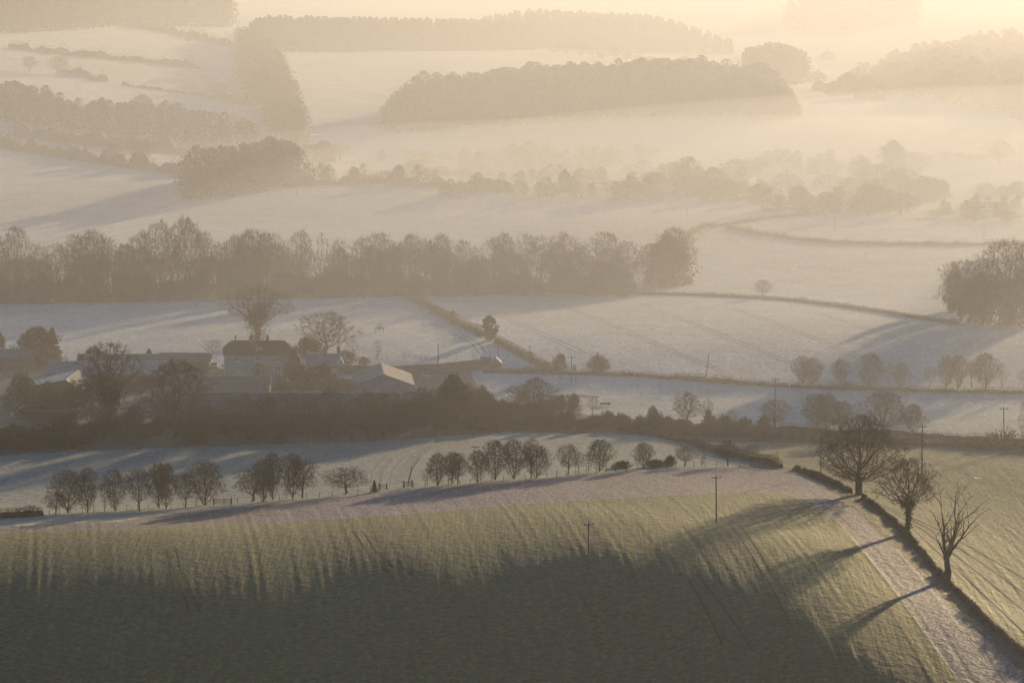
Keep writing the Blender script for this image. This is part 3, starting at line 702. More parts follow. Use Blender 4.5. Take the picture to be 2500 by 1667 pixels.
for i in range(66):
    x = -30 + i * 23.6 + rnd.uniform(-9, 9); yb = 726 - 16 * min(1, max(0, x / 1000)) - rnd.uniform(0, 24)
    put(rnd.choice(['tall0', 'tall1', 'tall2', 'vase0', 'vase3', 'thin0', 'thin1']), x, yb, rnd.uniform(590, 636), rnd.uniform(54, 74), 'bare tree standing close among others in the long belt across the valley', group='bare trees of the long belt', minh=8)
put('dome0', 1632, 694, 582, 140, 'low rounded evergreen clump at the right end of the belt', name='evergreen_tree')
put('vase1', 1645, 697, 552, 92, 'dense twiggy tree topping the rounded clump at the right end of the belt')
put('round1', 1592, 702, 590, 84, 'dense twiggy tree linking the belt to its right-hand rounded clump')
put('dome1', 1610, 700, 640, 90, 'low evergreen bush under the dense rounded tree', 'bush', 'bush')
for i in range(54):
    x = -10 + i * 29 + rnd.uniform(-15, 15); yb = 742 - 20 * min(1, max(0, x / 1000)) - rnd.uniform(0, 8)
    put(rnd.choice(['shrub0', 'shrub1', 'shrub2']), x, yb, yb - rnd.uniform(48, 88), rnd.uniform(56, 84), 'twiggy bush in the undergrowth at the foot of the long belt', 'bush', 'bush', group='undergrowth bushes of the long belt')
# --- clump at the right edge
for k, x, yb, yt, wp, lb in [('round0', 2345, 785, 628, 100, 'left tree of the clump at the right edge'), ('vase0', 2400, 790, 625, 100, 'middle lower tree of the clump at the right edge'), ('round2', 2455, 792, 577, 130, 'highest tree of the clump at the right edge'),
                             ('round1', 2510, 795, 590, 120, 'tree of the right-hand clump cut by the picture edge')]:
    put(k, x, yb, yt, wp, lb, group='trees of the clump at the right edge')
for x, yb, yt, wp in [(2350, 770, 690, 90), (2390, 785, 680, 110), (2440, 792, 690, 120), (2490, 796, 680, 120), (2330, 760, 660, 60)]:
    put('dome1', x, yb, yt, wp, 'dark bush filling the foot of the clump at the right edge', 'bush', 'bush', group='bushes under the right-hand clump')
# --- thicket between farm and lower field (bushes one in front of another)
for i in range(104):
    x = -10 + i * 12.0 + rnd.uniform(-14, 14)
    edge = np.interp(x, [0, 200, 560, 900, 1230], [1108, 1094, 1082, 1072, 1052]); yb = edge - rnd.uniform(2, 62)
    top = yb - rnd.uniform(34, 58)
    if x < 250: yb = edge - rnd.uniform(2, 44); top = yb - rnd.uniform(28, 38)
    if 330 < x < 410: top = yb - 26
    put(rnd.choice(['shrub0', 'shrub1', 'shrub2', 'dome1']), x, yb, top, rnd.uniform(50, 84), 'dark bush in the thicket between farm and lower field', 'bush', 'bush', group='bushes of the thicket below the farm')
for i in range(44):
    x = 1150 + i * 16.5 + rnd.uniform(-8, 8)
    edge = np.interp(x, [1130, 1230, 1560, 1700, 1900], [1058, 1056, 1058, 1064, 1072]); yb = edge - rnd.uniform(0, 22)
    put(rnd.choice(['shrub0', 'shrub1', 'shrub2']), x, yb, yb - rnd.uniform(30, 46) + (x - 1150) * .012, rnd.uniform(44, 64), 'brown bush in the overgrown roadside hedge', 'bush', 'bush', group='bushes of the overgrown roadside hedge')
for i in range(12):
    x = 1150 + i * 20 + rnd.uniform(-8, 8); yb = 1010 - rnd.uniform(-10, 10) - max(0, 1200 - x) * .9
    put(rnd.choice(['shrub0', 'shrub1', 'shrub2']), x, yb, yb - rnd.uniform(30, 50), rnd.uniform(40, 60), 'brown bush on the bank beside the farm road', 'bush', 'bush', group='bushes on the bank beside the farm road')
for i, (x, yb, yt, wp) in enumerate([(690, 985, 925, 90), (735, 975, 900, 90), (790, 970, 895, 90), (840, 985, 920, 80), (120, 1010, 925, 110), (60, 1000, 920, 110), (180, 1020, 940, 100), (650, 1000, 950, 70), (560, 900, 876, 44), (592, 912, 884, 30), (660, 908, 880, 50)]):
    put(['shrub1', 'dome1', 'dome1', 'shrub0'][i % 4], x, yb, yt, wp, 'dark garden bush among the farm buildings', 'bush', 'bush', group='garden bushes among the farm buildings')

# ---------------------------------------------------------------- hedges
def resample(pts, step):
    P = gps(pts); seg = np.linalg.norm(np.diff(P[:, :2], axis=0), axis=1); s = np.concatenate([[0], np.cumsum(seg)])
    n = max(2, int(s[-1] / step)); q = np.linspace(0, s[-1], n)
    X = np.interp(q, s, P[:, 0]); Y = np.interp(q, s, P[:, 1]); return np.stack([X, Y, height(X, Y)], 1)
def densify(pts, k=14):
    pts = np.asarray(pts, float); out = []
    for a, b in zip(pts[:-1], pts[1:]):
        for t in np.linspace(0, 1, k, endpoint=False): out.append(a + (b - a) * t)
    return np.array(out + [pts[-1]])
def hedge(pts, h, wd, label, fuzz=60, mm='hedge', var=.25, name='hedge', tw=.05, ln=.5, step=.6, gaps=0.0):
    L = resample(densify(pts), step); n = len(L); g = np.random.default_rng(int(abs(pts[0][0]) * 7 + pts[0][1]))
    d = np.gradient(L, axis=0); d[:, 2] = 0; d /= np.linalg.norm(d, axis=1)[:, None] + 1e-9; nrm = np.stack([-d[:, 1], d[:, 0], np.zeros(n)], 1)
    fuzz = int(fuzz * 2.6); ln *= 1.35; s = np.arange(n) * step; hh = h * (1 + var * 2.2 * vnoise(s / 5, s * 0 + pts[0][0], 1) + var * vnoise(s / 1.3, s * 0, 2)); ww = wd / 2 * (1 + .3 * vnoise(s / 3, s * 0 + 5, 3))
    if gaps: hh = hh * np.where(vnoise(s / 2.2, s * 0 + 3, 7) > .5 - gaps, .25, 1)
    prof = [(-1, -.15), (-1.0, .5), (-.75, .85), (0, .95), (.75, .85), (1.0, .5), (1, -.15)]; k = len(prof)
    V = np.stack([L + nrm * (a * ww * .65)[:, None] * 1.0 + np.array([0, 0, 1.]) * (b * hh * .6)[:, None] + g.normal(0, .06, (n, 3)) for a, b in prof], 1).reshape(-1, 3)
    i = np.arange(n * k).reshape(n, k); F = np.stack([i[:-1, :-1], i[1:, :-1], i[1:, 1:], i[:-1, 1:]], -1).reshape(-1, 4)
    m = int(n * step * fuzz); ii = g.integers(0, n - 1, m); side = g.uniform(-1, 1, m); top = g.uniform(0, 1, m) ** .7
    base = L[ii] + d[ii] * g.uniform(0, step, (m, 1)) + nrm[ii] * (side * ww[ii])[:, None] * (1 - .35 * top[:, None]) + np.array([0, 0, 1.]) * (top * hh[ii] * .9)[:, None]
    dr = nrm[ii] * side[:, None] * .7 + np.array([0, 0, .7]) + g.normal(0, .5, (m, 3)); dr /= np.linalg.norm(dr, axis=1)[:, None]
    v, f = blades(base, base + dr * ln * g.uniform(.4, 1.1, (m, 1)), tw, g)
    o = mesh_np(name, np.vstack([V, v]), [F, f + len(V)], M[mm]); tag(o, label, 'hedge'); return o
hedge([(985, 722), (1050, 757), (1110, 790), (1178, 822)], 2.4, 2.0, 'upper half of the brown diagonal hedge down to the oval evergreen', 30)
hedge([(1210, 836), (1260, 862), (1310, 888), (1345, 905)], 2.0, 1.8, 'lower half of the diagonal hedge below the oval evergreen', 40)
hedge([(1180, 908), (1300, 912), (1400, 914), (1540, 918), (1545, 919)], 1.7, 1.8, 'dark lane hedge running right from the small white-gabled hut', 45)
hedge([(1550, 919), (1640, 925), (1700, 930), (1800, 938), (1925, 945)], 1.8, 1.8, 'gappy lane hedge running on to the right under the big field', 45, var=.4)
hedge([(1930, 946), (2050, 950), (2200, 956), (2350, 959), (2560, 963)], 1.5, 1.6, 'low hazy hedge under the row of trees at right', 25)
hedge([(1540, 718), (1600, 720), (1700, 722), (1850, 729), (1950, 737), (2050, 750), (2150, 764), (2250, 780), (2340, 792)], 1.3, 1.2, 'curved trimmed hedge along the crest of the big ploughed field', 30, var=.12)
hedge([(1560, 1060), (1700, 1064), (1800, 1066), (1900, 1070), (2060, 1078), (2200, 1084), (2350, 1092), (2560, 1102)], 2.3, 2.4, 'long brown roadside hedge across the right of the valley', 55, var=.5)
hedge([(1900, 1052), (2060, 1060), (2200, 1062), (2350, 1074), (2560, 1086)], 1.9, 1.4, 'thin reddish hedge just behind the long roadside hedge', 25, mm='hedge')
hedge([(1590, 1062), (1680, 1082), (1760, 1108), (1850, 1128), (1905, 1142)], 1.9, 1.8, 'brown hedge slanting down to the corner of the purplish strip', 50)
hedge([(1938, 1146), (1965, 1154), (1990, 1163), (2030, 1180), (2078, 1202)], .95, .6, 'gappy clipped hedge between strip corner and great oak', 60, gaps=.25)
hedge([(2106, 1216), (2157, 1253), (2206, 1298), (2260, 1362), (2310, 1420), (2400, 1508), (2500, 1598), (2600, 1690)], .75, .6, 'overgrown low hedge running down the lane below the great oak', 60, gaps=.2, var=.5)
hedge([(-40, 1264), (40, 1263), (101, 1258)], 1.9, 2.0, 'short dark hedge at the left edge by the tree row', 60)
hedge([(1540, 655), (1600, 640), (1640, 615), (1690, 575), (1735, 553)], 2.2, 6.0, 'broad brown hedge climbing from the belt to the upper field corner', 10, ln=.8, tw=.1, step=1.5)
hedge([(1775, 558), (1850, 572), (1950, 588), (2050, 595), (2150, 598), (2330, 600), (2560, 596)], 2.2, 2.4, 'long hazy hedge across the upper right fields', 12, tw=.08, step=1.2)
hedge([(1740, 556), (1800, 546), (1900, 532), (2000, 524)], 1.8, 2.0, 'faint short hedge below the misty hamlet', 10, tw=.08, step=1.2)
hedge([(20, 118), (150, 132), (260, 143), (380, 155), (500, 170)], 3.5, 4, 'upper hedge on the pale hillside at top left', 8, tw=.15, ln=1, step=2, var=.9)
hedge([(150, 176), (200, 186), (260, 200)], 4, 4, 'short thick hedge on the pale hillside beside two bare trees', 8, tw=.15, ln=1, step=2, var=.6)
hedge([(300, 208), (370, 218), (420, 225), (520, 240), (600, 254)], 3.4, 4, 'broken hedge low on the pale hillside at left', 8, tw=.15, ln=1, step=2, var=.9)
hedge([(-40, 350), (80, 372), (200, 392), (330, 412), (470, 432)], 7, 7, 'tall overgrown hedge sloping down the left hillside field', 8, tw=.15, ln=1.3, step=2, var=.7)
hedge([(280, 60), (400, 78), (480, 95), (560, 112)], 5, 5, 'hazy hedge along the ridge top at upper left', 6, tw=.2, ln=1.3, step=3, var=.7)
hedge([(700, 455), (900, 448), (1100, 458), (1250, 470)], 5, 6, 'hazy overgrown hedge behind the rounded field crest', 8, tw=.15, ln=1.2, step=2, var=.6)
hedge([(40, 330), (200, 352), (400, 372), (560, 388)], 9, 9, 'tall wooded hedge across the left hillside', 8, tw=.15, ln=1.6, step=2, var=.5)

# ---------------------------------------------------------------- far woods: each reads as one mass
def low_tree(kind, seed):
    g = np.random.default_rng(seed)
    if kind == 'conifer':
        P = []; 
        for i in range(18):
            z = .02 + .98 * i / 18; r = 3.0 * (1 - z) ** .7 + .2; a = g.uniform(0, 6.28, 24); t = g.uniform(.2, 1, 24)
            P.append(np.stack([np.cos(a) * r * t, np.sin(a) * r * t, z * 14 + g.normal(0, .2, 24)], 1))
        return leafquads(np.vstack(P), .55, g)
    env = envelope('shrub', 460, g, 13.6, 5.0); lv, lf = leafquads(env, .44, g)
    e2 = envelope('round', 150, g, 13.6, 4.6); d = e2 - np.array([0, 0, 5.5]); d /= np.linalg.norm(d, axis=1)[:, None]
    bv, bf = blades(e2 - d * 1.6, e2 + d * g.uniform(.2, .8, (150, 1)), .2, g)
    s1 = np.array([[0, 0, -1.], [0, 0, 5.]]); s2 = np.array([[0, 0, 5.], [0, .2, 11]]); tv, tf = frusta(s1, s2, np.array([.3, .22]), np.array([.22, .05]), 4)
    return np.vstack([lv, tv, bv]), (np.vstack([lf, tf + len(lv)]), bf + len(lv) + len(tv))
LOW = {'broad': [low_tree('broad', 300 + i) for i in range(5)], 'conifer': [low_tree('conifer', 320 + i) for i in range(3)]}
def wood(poly, h, spacing, label, kind='broad', mm='woodmass', nmax=900, taper=None):
    """trees planted over the area of terrain outlined in the photograph"""
    poly = densify(poly, 4); G = gps(poly); g = np.random.default_rng(int(poly[0][0] + poly[0][1] * 3) & 0xffff)
    x0, y0 = G[:, 0].min(), G[:, 1].min(); x1, y1 = G[:, 0].max(), G[:, 1].max()
    gx, gy = np.meshgrid(np.arange(x0, x1, spacing), np.arange(y0, y1, spacing)); gx = gx.ravel() + g.uniform(-.4, .4, gx.size) * spacing; gy = gy.ravel() + g.uniform(-.4, .4, gy.size) * spacing
    ins = in_poly(gx, gy, G[:, :2]); gx, gy = gx[ins], gy[ins]
    if len(gx) > nmax: k = g.choice(len(gx), nmax, replace=False); gx, gy = gx[k], gy[k]
    gz = height(gx, gy); Vq, Ft3, Ft4, off = [], [], [], 0
    for X, Y, Z in zip(gx, gy, gz):
        lib = LOW[kind]; v, f = lib[g.integers(len(lib))]; a = g.uniform(0, 6.28)
        tp = 1.0
        if taper:
            qx = 1250 + FPX * X / Y; tp = min(1, .4 + max(0, qx - taper[0]) / taper[1], .4 + max(0, taper[2] - qx) / taper[3])
        s = h * tp / 14 * (g.uniform(.93, 1.04) if kind == 'conifer' else .86 + .5 * float(vnoise(X / 14, Y / 14, 4)) + g.uniform(0, .2)); c, sn = math.cos(a), math.sin(a)
        W_ = np.stack([(v[:, 0] * c - v[:, 1] * sn), (v[:, 0] * sn + v[:, 1] * c), v[:, 2]], 1) * s * np.array([1.05, 1.05, 1.]) + np.array([X, Y, Z])
        Vq.append(W_)
        if isinstance(f, tuple): Ft4.append(f[0] + off); Ft3.append(f[1] + off)
        else: Ft4.append(f + off)
        off += len(v)
    Fs = [np.vstack(Ft4)] + ([np.vstack(Ft3)] if Ft3 else [])
    o = mesh_np('wood', np.vstack(Vq), Fs, M[mm]); tag(o, label, 'wood', kind='stuff'); return len(gx)
print('W1', wood([(925, 324), (1010, 322), (1130, 312), (1300, 305), (1500, 288), (1700, 286), (1900, 292), (1955, 285), (1935, 262), (1800, 235), (1600, 225), (1300, 240), (1050, 262), (930, 300)], 17.5, 6.0, 'large dark wood spreading over the hill in the centre distance', nmax=900, taper=(925, 160, 1955, 130)))
print('W2', wood([(610, 125), (900, 126), (1100, 125), (1300, 122), (1325, 118), (1310, 108), (900, 108), (640, 105)], 17, 5.4, 'far conifer plantation along the ridge at upper centre', 'conifer', 'woodmass', nmax=900))
print('W3', wood([(580, 118), (640, 120), (690, 190), (720, 260), (745, 350), (700, 356), (650, 290), (590, 215)], 14, 8, 'tongue of woodland running down the slope at upper left', nmax=420))
print('W4', wood([(1040, 110), (1180, 112), (1400, 122), (1600, 128), (1790, 136), (1800, 126), (1600, 104), (1400, 92), (1180, 90), (1040, 92)], 21, 10, 'faint plantation on the far rounded hill', 'conifer', 'woodmass', nmax=900, taper=(1060, 380, 1800, 330)))
print('W5', wood([(1825, 206), (1900, 208), (1960, 206), (1958, 190), (1840, 188)], 19, 7, 'rounded clump of trees beyond the right end of the large wood', nmax=150))
print('W6', wood([(440, 492), (520, 484), (640, 470), (728, 448), (715, 425), (600, 430), (470, 455)], 14, 6.5, 'round wood at the lower end of the left hillside', nmax=240))
print('W7', wood([(-60, 285), (60, 300), (160, 318), (330, 330), (520, 352), (620, 372), (620, 360), (420, 325), (200, 295), (-60, 240)], 13, 7, 'strip of woodland slanting down the left hillside', nmax=420))
print('W8', wood([(-100, 85), (200, 75), (330, 62), (560, 70), (560, 45), (300, 38), (-100, 40)], 18, 12, 'hazy wood along the skyline at upper left', nmax=420))
print('W9', wood([(2060, 215), (2200, 235), (2560, 300), (2700, 300), (2700, 150), (2500, 130), (2300, 150), (2100, 190)], 18, 13, 'pale wooded hillside fading into haze at upper right', nmax=700, taper=(2060, 420, 9999, 1)))
print('W10', wood([(1900, 75), (2100, 70), (2240, 62), (2240, 40), (2000, 45)], 22, 16, 'barely visible wood in the bright haze at top right', nmax=150))
# --- scattered far trees
for x, yb, yt, wp, lb in [(72, 175, 137, 36, 'left one of two bare trees on the pale hillside'), (143, 182, 136, 50, 'right one of two bare trees on the pale hillside'), (532, 240, 200, 44, 'round tree on the broken hillside hedge'),
                          (348, 268, 232, 62, 'small dark copse alone in the left hillside field'), (277, 400, 350, 46, 'rounded tree in the tall overgrown hillside hedge, left one'), (342, 404, 350, 46, 'rounded tree in the tall overgrown hillside hedge, right one'),
                          (2440, 403, 340, 62, 'lone round tree on the hazy hedge at far right'), (541, 112, 94, 26, 'small bush on the ridge edge left of the wood tongue'), (458, 102, 90, 14, 'tiny bush on the bright ridge field'),
                          (2207, 235, 188, 56, 'faint round tree in front of the pale wooded hillside')]:
    put('dome0' if 'copse' in lb or 'bush' in lb else rnd.choice(['round0', 'vase0', 'round2']), x, yb, yt, wp, lb)
for i, x in enumerate([1357, 1382, 1420, 1447, 1470, 1500, 1530, 1560, 1590, 1625, 1650, 1672, 1705, 1735, 1765]):
    yb = 130 + (x - 1357) * .118; h_ = [18, 34, 36, 24, 14, 32, 22, 20, 20, 20, 18, 30, 22, 20, 18][i]
    put(rnd.choice(['round0', 'round1', 'vase0']), x, yb, yb - h_, 30, 'faint bare tree in the far line behind the large wood', group='faint trees in the far line behind the large wood')
for x, yb, yt, wp in [(2035, 235, 200, 50), (2070, 232, 178, 60), (2110, 240, 190, 60), (2000, 222, 198, 40), (2150, 245, 205, 50)]:
    put('dome0', x, yb, yt, wp, 'rounded hazy tree in the valley right of the large wood', group='hazy trees in the valley right of the large wood')
# misty hamlet: its trees
ham = [(740, 392, 350, 60), (790, 395, 345, 70), (830, 392, 352, 60), (690, 400, 360, 40), (932, 392, 365, 30), (1000, 395, 366, 60), (1040, 395, 370, 50), (1090, 392, 374, 50), (1010, 440, 390, 60), (1070, 440, 405, 60), (1130, 440, 410, 60), (940, 445, 415, 60), (880, 446, 425, 60),
       (1200, 400, 365, 50), (1250, 398, 352, 60), (1290, 398, 345, 56), (1330, 402, 348, 50), (1430, 405, 352, 46), (1500, 408, 362, 46), (1570, 405, 348, 60), (1378, 470, 415, 40), (1470, 415, 385, 40), (1540, 440, 400, 50),
       (1640, 455, 395, 80), (1680, 470, 380, 60), (1590, 475, 420, 70), (1740, 470, 410, 80), (1800, 450, 388, 90), (1850, 440, 382, 60), (1700, 480, 430, 80), (1780, 488, 440, 80), (1850, 495, 450, 70), (1500, 485, 440, 70), (1420, 482, 445, 60), (1560, 490, 445, 60),
       (1990, 425, 392, 50), (2040, 430, 390, 60), (2100, 430, 378, 60), (2180, 430, 346, 90), (2230, 430, 370, 80), (2140, 470, 400, 90), (2200, 480, 410, 90), (2080, 480, 430, 70), (2260, 490, 430, 80), (2300, 480, 440, 50), (2120, 520, 450, 80), (2200, 525, 470, 80), (1950, 500, 455, 70), (2020, 510, 470, 60),
       (2310, 392, 370, 44), (2345, 394, 372, 34), (2370, 394, 378, 26), (2395, 396, 376, 24), (2405, 500, 445, 56), (2450, 500, 450, 40), (2485, 500, 440, 50), (2290, 530, 510, 60), (2380, 540, 520, 60), (2460, 540, 515, 60)]
_r = random.Random(5); hedgetrees = []
for x0, x1, ya, yb_, n in [(1500, 1900, 470, 492, 12), (1560, 1860, 445, 470, 8), (2060, 2300, 470, 520, 12), (1080, 1460, 468, 480, 9), (700, 1080, 440, 450, 7), (1880, 2140, 500, 520, 8), (1150, 1500, 405, 415, 7), (2300, 2500, 505, 535, 6), (1850, 2050, 405, 415, 5), (1240, 1500, 440, 455, 6)]:
    for i in range(n):
        x = x0 + (x1 - x0) * (i + _r.random()) / n; yb = _r.uniform(ya, yb_); hedgetrees.append((x, yb, _r.uniform(32, 56)))
Gm = gps([(x, y) for x, y, _ in hedgetrees]); gm = np.random.default_rng(77); Vq, F3, F4, off = [], [], [], 0
for (X, Y, Z), (x, y, hp) in zip(Gm, hedgetrees):
    for k in range(3):
        v, f = LOW['broad'][gm.integers(5)]; s = hp * Y / FPX / 14 * gm.uniform(.7, 1.1); dx = gm.uniform(-6, 6)
        Vq.append(v * s * np.array([1.25, 1.25, 1]) + np.array([X + dx, Y + gm.uniform(-5, 5), Z])); F4.append(f[0] + off); F3.append(f[1] + off); off += len(v)
tag(mesh_np('hedgerow_woodland', np.vstack(Vq), [np.vstack(F4), np.vstack(F3)], M['woodmass']), 'soft mass of hedgerow woodland merged together in the mist of the hamlet', 'woodland', kind='stuff')
for x, yb, yt, wp in ham:
    put(rnd.choice(['round0', 'vase0', 'round2', 'dome0', 'dome0', 'vase1']), x, yb, yt, wp, 'hazy rounded tree among those of the misty hamlet', group='hazy trees of the misty hamlet')
# ---------------------------------------------------------------- building materials
def corrug(name, c1, c2, k=5.0, rough=.6):
    def f(t, b):
        tc = N(t, 'ShaderNodeTexCoord'); wv = N(t, 'ShaderNodeTexWave', i_Scale=k, bands_direction='X'); t.links.new(tc.outputs['Object'], wv.inputs['Vector'])
        n = N(t, 'ShaderNodeTexNoise', i_Scale=.5, i_Detail=5); t.links.new(tc.outputs['Object'], n.inputs['Vector'])
        c = mix(t, ramp(t, n.outputs[0], [(.35, (0, 0, 0)), (.65, (1, 1, 1))]), c1, c2); c = mix(t, wv.outputs[0], c, tuple(q * .72 for q in c1))
        t.links.new(c, b.inputs['Base Color']); b.inputs['Roughness'].default_value = rough; b.inputs['Specular IOR Level'].default_value = .3
    return mat(name, f)
M['tile'] = noisy('clay_tiles', (0.055, 0.035, 0.028), (0.12, 0.075, 0.055), 2.2, bump=.3)
M['render'] = noisy('rendered_wall', (0.34, 0.31, 0.27), (0.46, 0.42, 0.37), .8)
M['brick'] = noisy('old_brick', (0.10, 0.065, 0.05), (0.20, 0.13, 0.10), 2)
M['white'] = noisy('white_paint', (0.70, 0.71, 0.74), (0.80, 0.81, 0.83), 5, rough=.5)
M['glass'] = noisy('window_glass', (0.02, 0.022, 0.025), (0.03, 0.032, 0.036), 1, rough=.08, spec=.5)
M['roof_grey'] = corrug('grey_sheet_roof', (0.20, 0.19, 0.22), (0.30, 0.29, 0.32), 1.1)
M['roof_purple'] = corrug('weathered_purple_roof', (0.12, 0.095, 0.11), (0.18, 0.145, 0.16), .8)
M['roof_rib'] = corrug('ribbed_roof', (0.22, 0.23, 0.25), (0.32, 0.33, 0.35), .55)
M['cladding'] = corrug('pale_cladding', (0.24, 0.24, 0.28), (0.32, 0.32, 0.36), 1.5)
M['frostroof'] = corrug('frosted_roof', (0.36, 0.38, 0.44), (0.48, 0.50, 0.56), .25, .9)
M['concrete'] = noisy('concrete', (0.22, 0.21, 0.20), (0.38, 0.37, 0.35), 1)
M['dark'] = noisy('dark_boards', (0.035, 0.03, 0.026), (0.07, 0.06, 0.05), 2)
def water_mat(t, b):
    b.inputs['Base Color'].default_value = (.02, .025, .035, 1); b.inputs['Roughness'].default_value = .06; b.inputs['Specular IOR Level'].default_value = .6
M['water'] = mat('water', water_mat)
M['mud'] = noisy('wet_mud', (0.05, 0.042, 0.036), (0.09, 0.078, 0.066), 1.2, rough=.6)
M['carpaint'] = noisy('car_paint', (0.42, 0.46, 0.58), (0.46, 0.50, 0.62), 1, rough=.3, spec=.5)
M['cardark'] = noisy('dark_car_paint', (0.03, 0.035, 0.05), (0.04, 0.045, 0.06), 1, rough=.3, spec=.5)
M['rubber'] = noisy('rubber', (0.015, 0.015, 0.015), (0.03, 0.03, 0.03), 1)
M['iron'] = noisy('galvanised_iron', (0.25, 0.25, 0.26), (0.38, 0.38, 0.40), 3, rough=.5)

def gabled(name, x, yb, Wd, L, eave, ridge, label, roof, wall, rz=0.0, cat='barn', off=0.0, over=.35, wallparts=True):
    """gabled building, ridge along local y (away from the viewer) when rz = 0; off shifts the ridge sideways"""
    P = gp(x, yb); o = empty(name, P, rz); tag(o, label, cat); h = Wd / 2
    m = MB(); m.prism([(-h, -.8), (h, -.8), (h, eave), (off, ridge - .05), (-h, eave)], 0, L); m.build('wall', M[wall], o)
    th = .14
    for sgn in (-1, 1):
        ex = sgn * h; run = ex - off; k = (ridge - eave) / abs(run); e2 = ex + sgn * over; ez = eave - over * k
        r = MB(); r.prism([(off, ridge + .003), (e2, ez + .003), (e2, ez + th), (off, ridge + th)] if sgn > 0 else [(e2, ez + .003), (off, ridge + .003), (off, ridge + th), (e2, ez + th)], -over, L + over)
        r.build('roof', M[roof], o)
    c = MB().box(off - .18, off + .18, -over, L + over, ridge + th * .6, ridge + th + .08); c.build('ridge_cap', M['iron'], o)
    return o, P
def cross_gabled(name, x, yb, Wd, Dp, eave, ridge, label, roof, wall, rz=0.0, cat='barn', over=.35, doors=()):
    """long side towards the viewer, ridge along local x"""
    P = gp(x, yb); o = empty(name, P, rz); tag(o, label, cat); h = Wd / 2
    m = MB(); i = 0
    pr = [(0, -.8), (Dp, -.8), (Dp, eave), (Dp / 2, ridge - .05), (0, eave)]
    m.v = [(-h, a, b) for a, b in pr] + [(h, a, b) for a, b in pr]; m.f = [(4, 3, 2, 1, 0), (5, 6, 7, 8, 9)] + [(a, (a + 1) % 5, 5 + (a + 1) % 5, 5 + a) for a in range(5)]
    m.build('wall', M[wall], o); k = (ridge - eave) / (Dp / 2); th = .14; hh = h + over
    for a, b in ((Dp / 2, -over), (Dp / 2, Dp + over)):
        r = MB(); z0, z1 = ridge + .003, eave - over * k + .003
        r.v = [(sx, yy, zz) for sx in (-hh, hh) for yy, zz in ((a, z0), (b, z1), (b, z1 + th), (a, z0 + th))]
        r.f = [(0, 1, 2, 3), (7, 6, 5, 4), (0, 4, 5, 1), (1, 5, 6, 2), (2, 6, 7, 3), (3, 7, 4, 0)]
        r.build('roof', M[roof], o)
    MB().box(-hh, hh, Dp / 2 - .18, Dp / 2 + .18, ridge + th * .6, ridge + th + .08).build('ridge_cap', M['iron'], o)
    for dx, dw, dh in doors:
        MB().box(dx - dw / 2, dx + dw / 2, -.06, .02, -.2, dh).build('door', M['dark'], o)
    return o, P
def window(parent, x, z, w_, h_, y=0.0, cols=3, rows=3):
    f = MB(); t = .11; f.box(x - w_ / 2 - t, x + w_ / 2 + t, y - .09, y - .003, z - t, z); f.box(x - w_ / 2 - t, x + w_ / 2 + t, y - .09, y - .003, z + h_, z + h_ + t)
    f.box(x - w_ / 2 - t, x - w_ / 2, y - .09, y - .003, z, z + h_); f.box(x + w_ / 2, x + w_ / 2 + t, y - .09, y - .003, z, z + h_)
    for i in range(1, cols): cx = x - w_ / 2 + w_ * i / cols; f.box(cx - .04, cx + .04, y - .08, y - .01, z, z + h_)
    for i in range(1, rows): cz = z + h_ * i / rows; f.box(x - w_ / 2, x + w_ / 2, y - .075, y - .012, cz - .035, cz + .035)
    wn = f.build('window', M['white'], parent); g = MB().box(x - w_ / 2, x + w_ / 2, y - .03, y - .004, z, z + h_).build('pane', M['glass'], wn)
    MB().box(x - w_ / 2 - .2, x + w_ / 2 + .2, y - .16, y - .002, z - t - .09, z - t - .004).build('sill', M['white'], wn)
def chimney(parent, x, y, z0, z1, wx=.9, wy=.7, pots=2):
    c = MB().box(x - wx / 2, x + wx / 2, y - wy / 2, y + wy / 2, z0, z1).box(x - wx / 2 - .08, x + wx / 2 + .08, y - wy / 2 - .08, y + wy / 2 + .08, z1, z1 + .15).build('chimney', M['brick'], parent)
    for i in range(pots):
        q = x + (i - (pots - 1) / 2) * .4; MB().tube((q, y, z1 + .15), (q, y, z1 + .55), .13, .11).build('chimney_pot', M['tile'], c)

# ---- farmhouse
P = gp(628, 917); s_ = ppm(P); W_ = 163 / s_; h = W_ / 2; Dp = 7.5; ev = 5.4; rd = 8.6
fh = empty('farmhouse', P); tag(fh, 'pale two-storey farmhouse with half-hipped dark tiled roof and white windows', 'house')
m = MB(); hz_ = ev + 1.7
m.box(-h, h, 0, Dp, -.8, ev); m.build('wall', M['render'], fh)
r = MB(); ov = .35; hip = 1.6; zb = ev - .12; zh = ev + (rd - ev) * .5
pts_ = {'a': (-h - ov, -ov, zb), 'b': (h + ov, -ov, zb), 'c': (h + ov, Dp + ov, zb), 'd': (-h - ov, Dp + ov, zb)}
y1 = (-ov + Dp / 2) / 2; y2 = Dp - y1
RL = (-h + hip, Dp / 2, rd); RR = (h - hip, Dp / 2, rd); al = (-h - ov, y1, zh); bl_ = (h + ov, y1, zh); cl_ = (h + ov, y2, zh); dl_ = (-h - ov, y2, zh)
r.quadface(pts_['a'], pts_['b'], bl_, RR, RL, al); r.quadface(pts_['c'], pts_['d'], dl_, RL, RR, cl_); r.quadface(al, RL, dl_); r.quadface(bl_, cl_, RR); r.quadface(pts_['a'], al, dl_, pts_['d']); r.quadface(pts_['b'], pts_['c'], cl_, bl_); r.quadface(*[pts_[k] for k in 'dcba'])
rf = r.build('roof', M['tile'], fh)
MB().box(-h + hip, h - hip, Dp / 2 - .12, Dp / 2 + .12, rd - .03, rd + .1).build('ridge', M['tile'], rf)
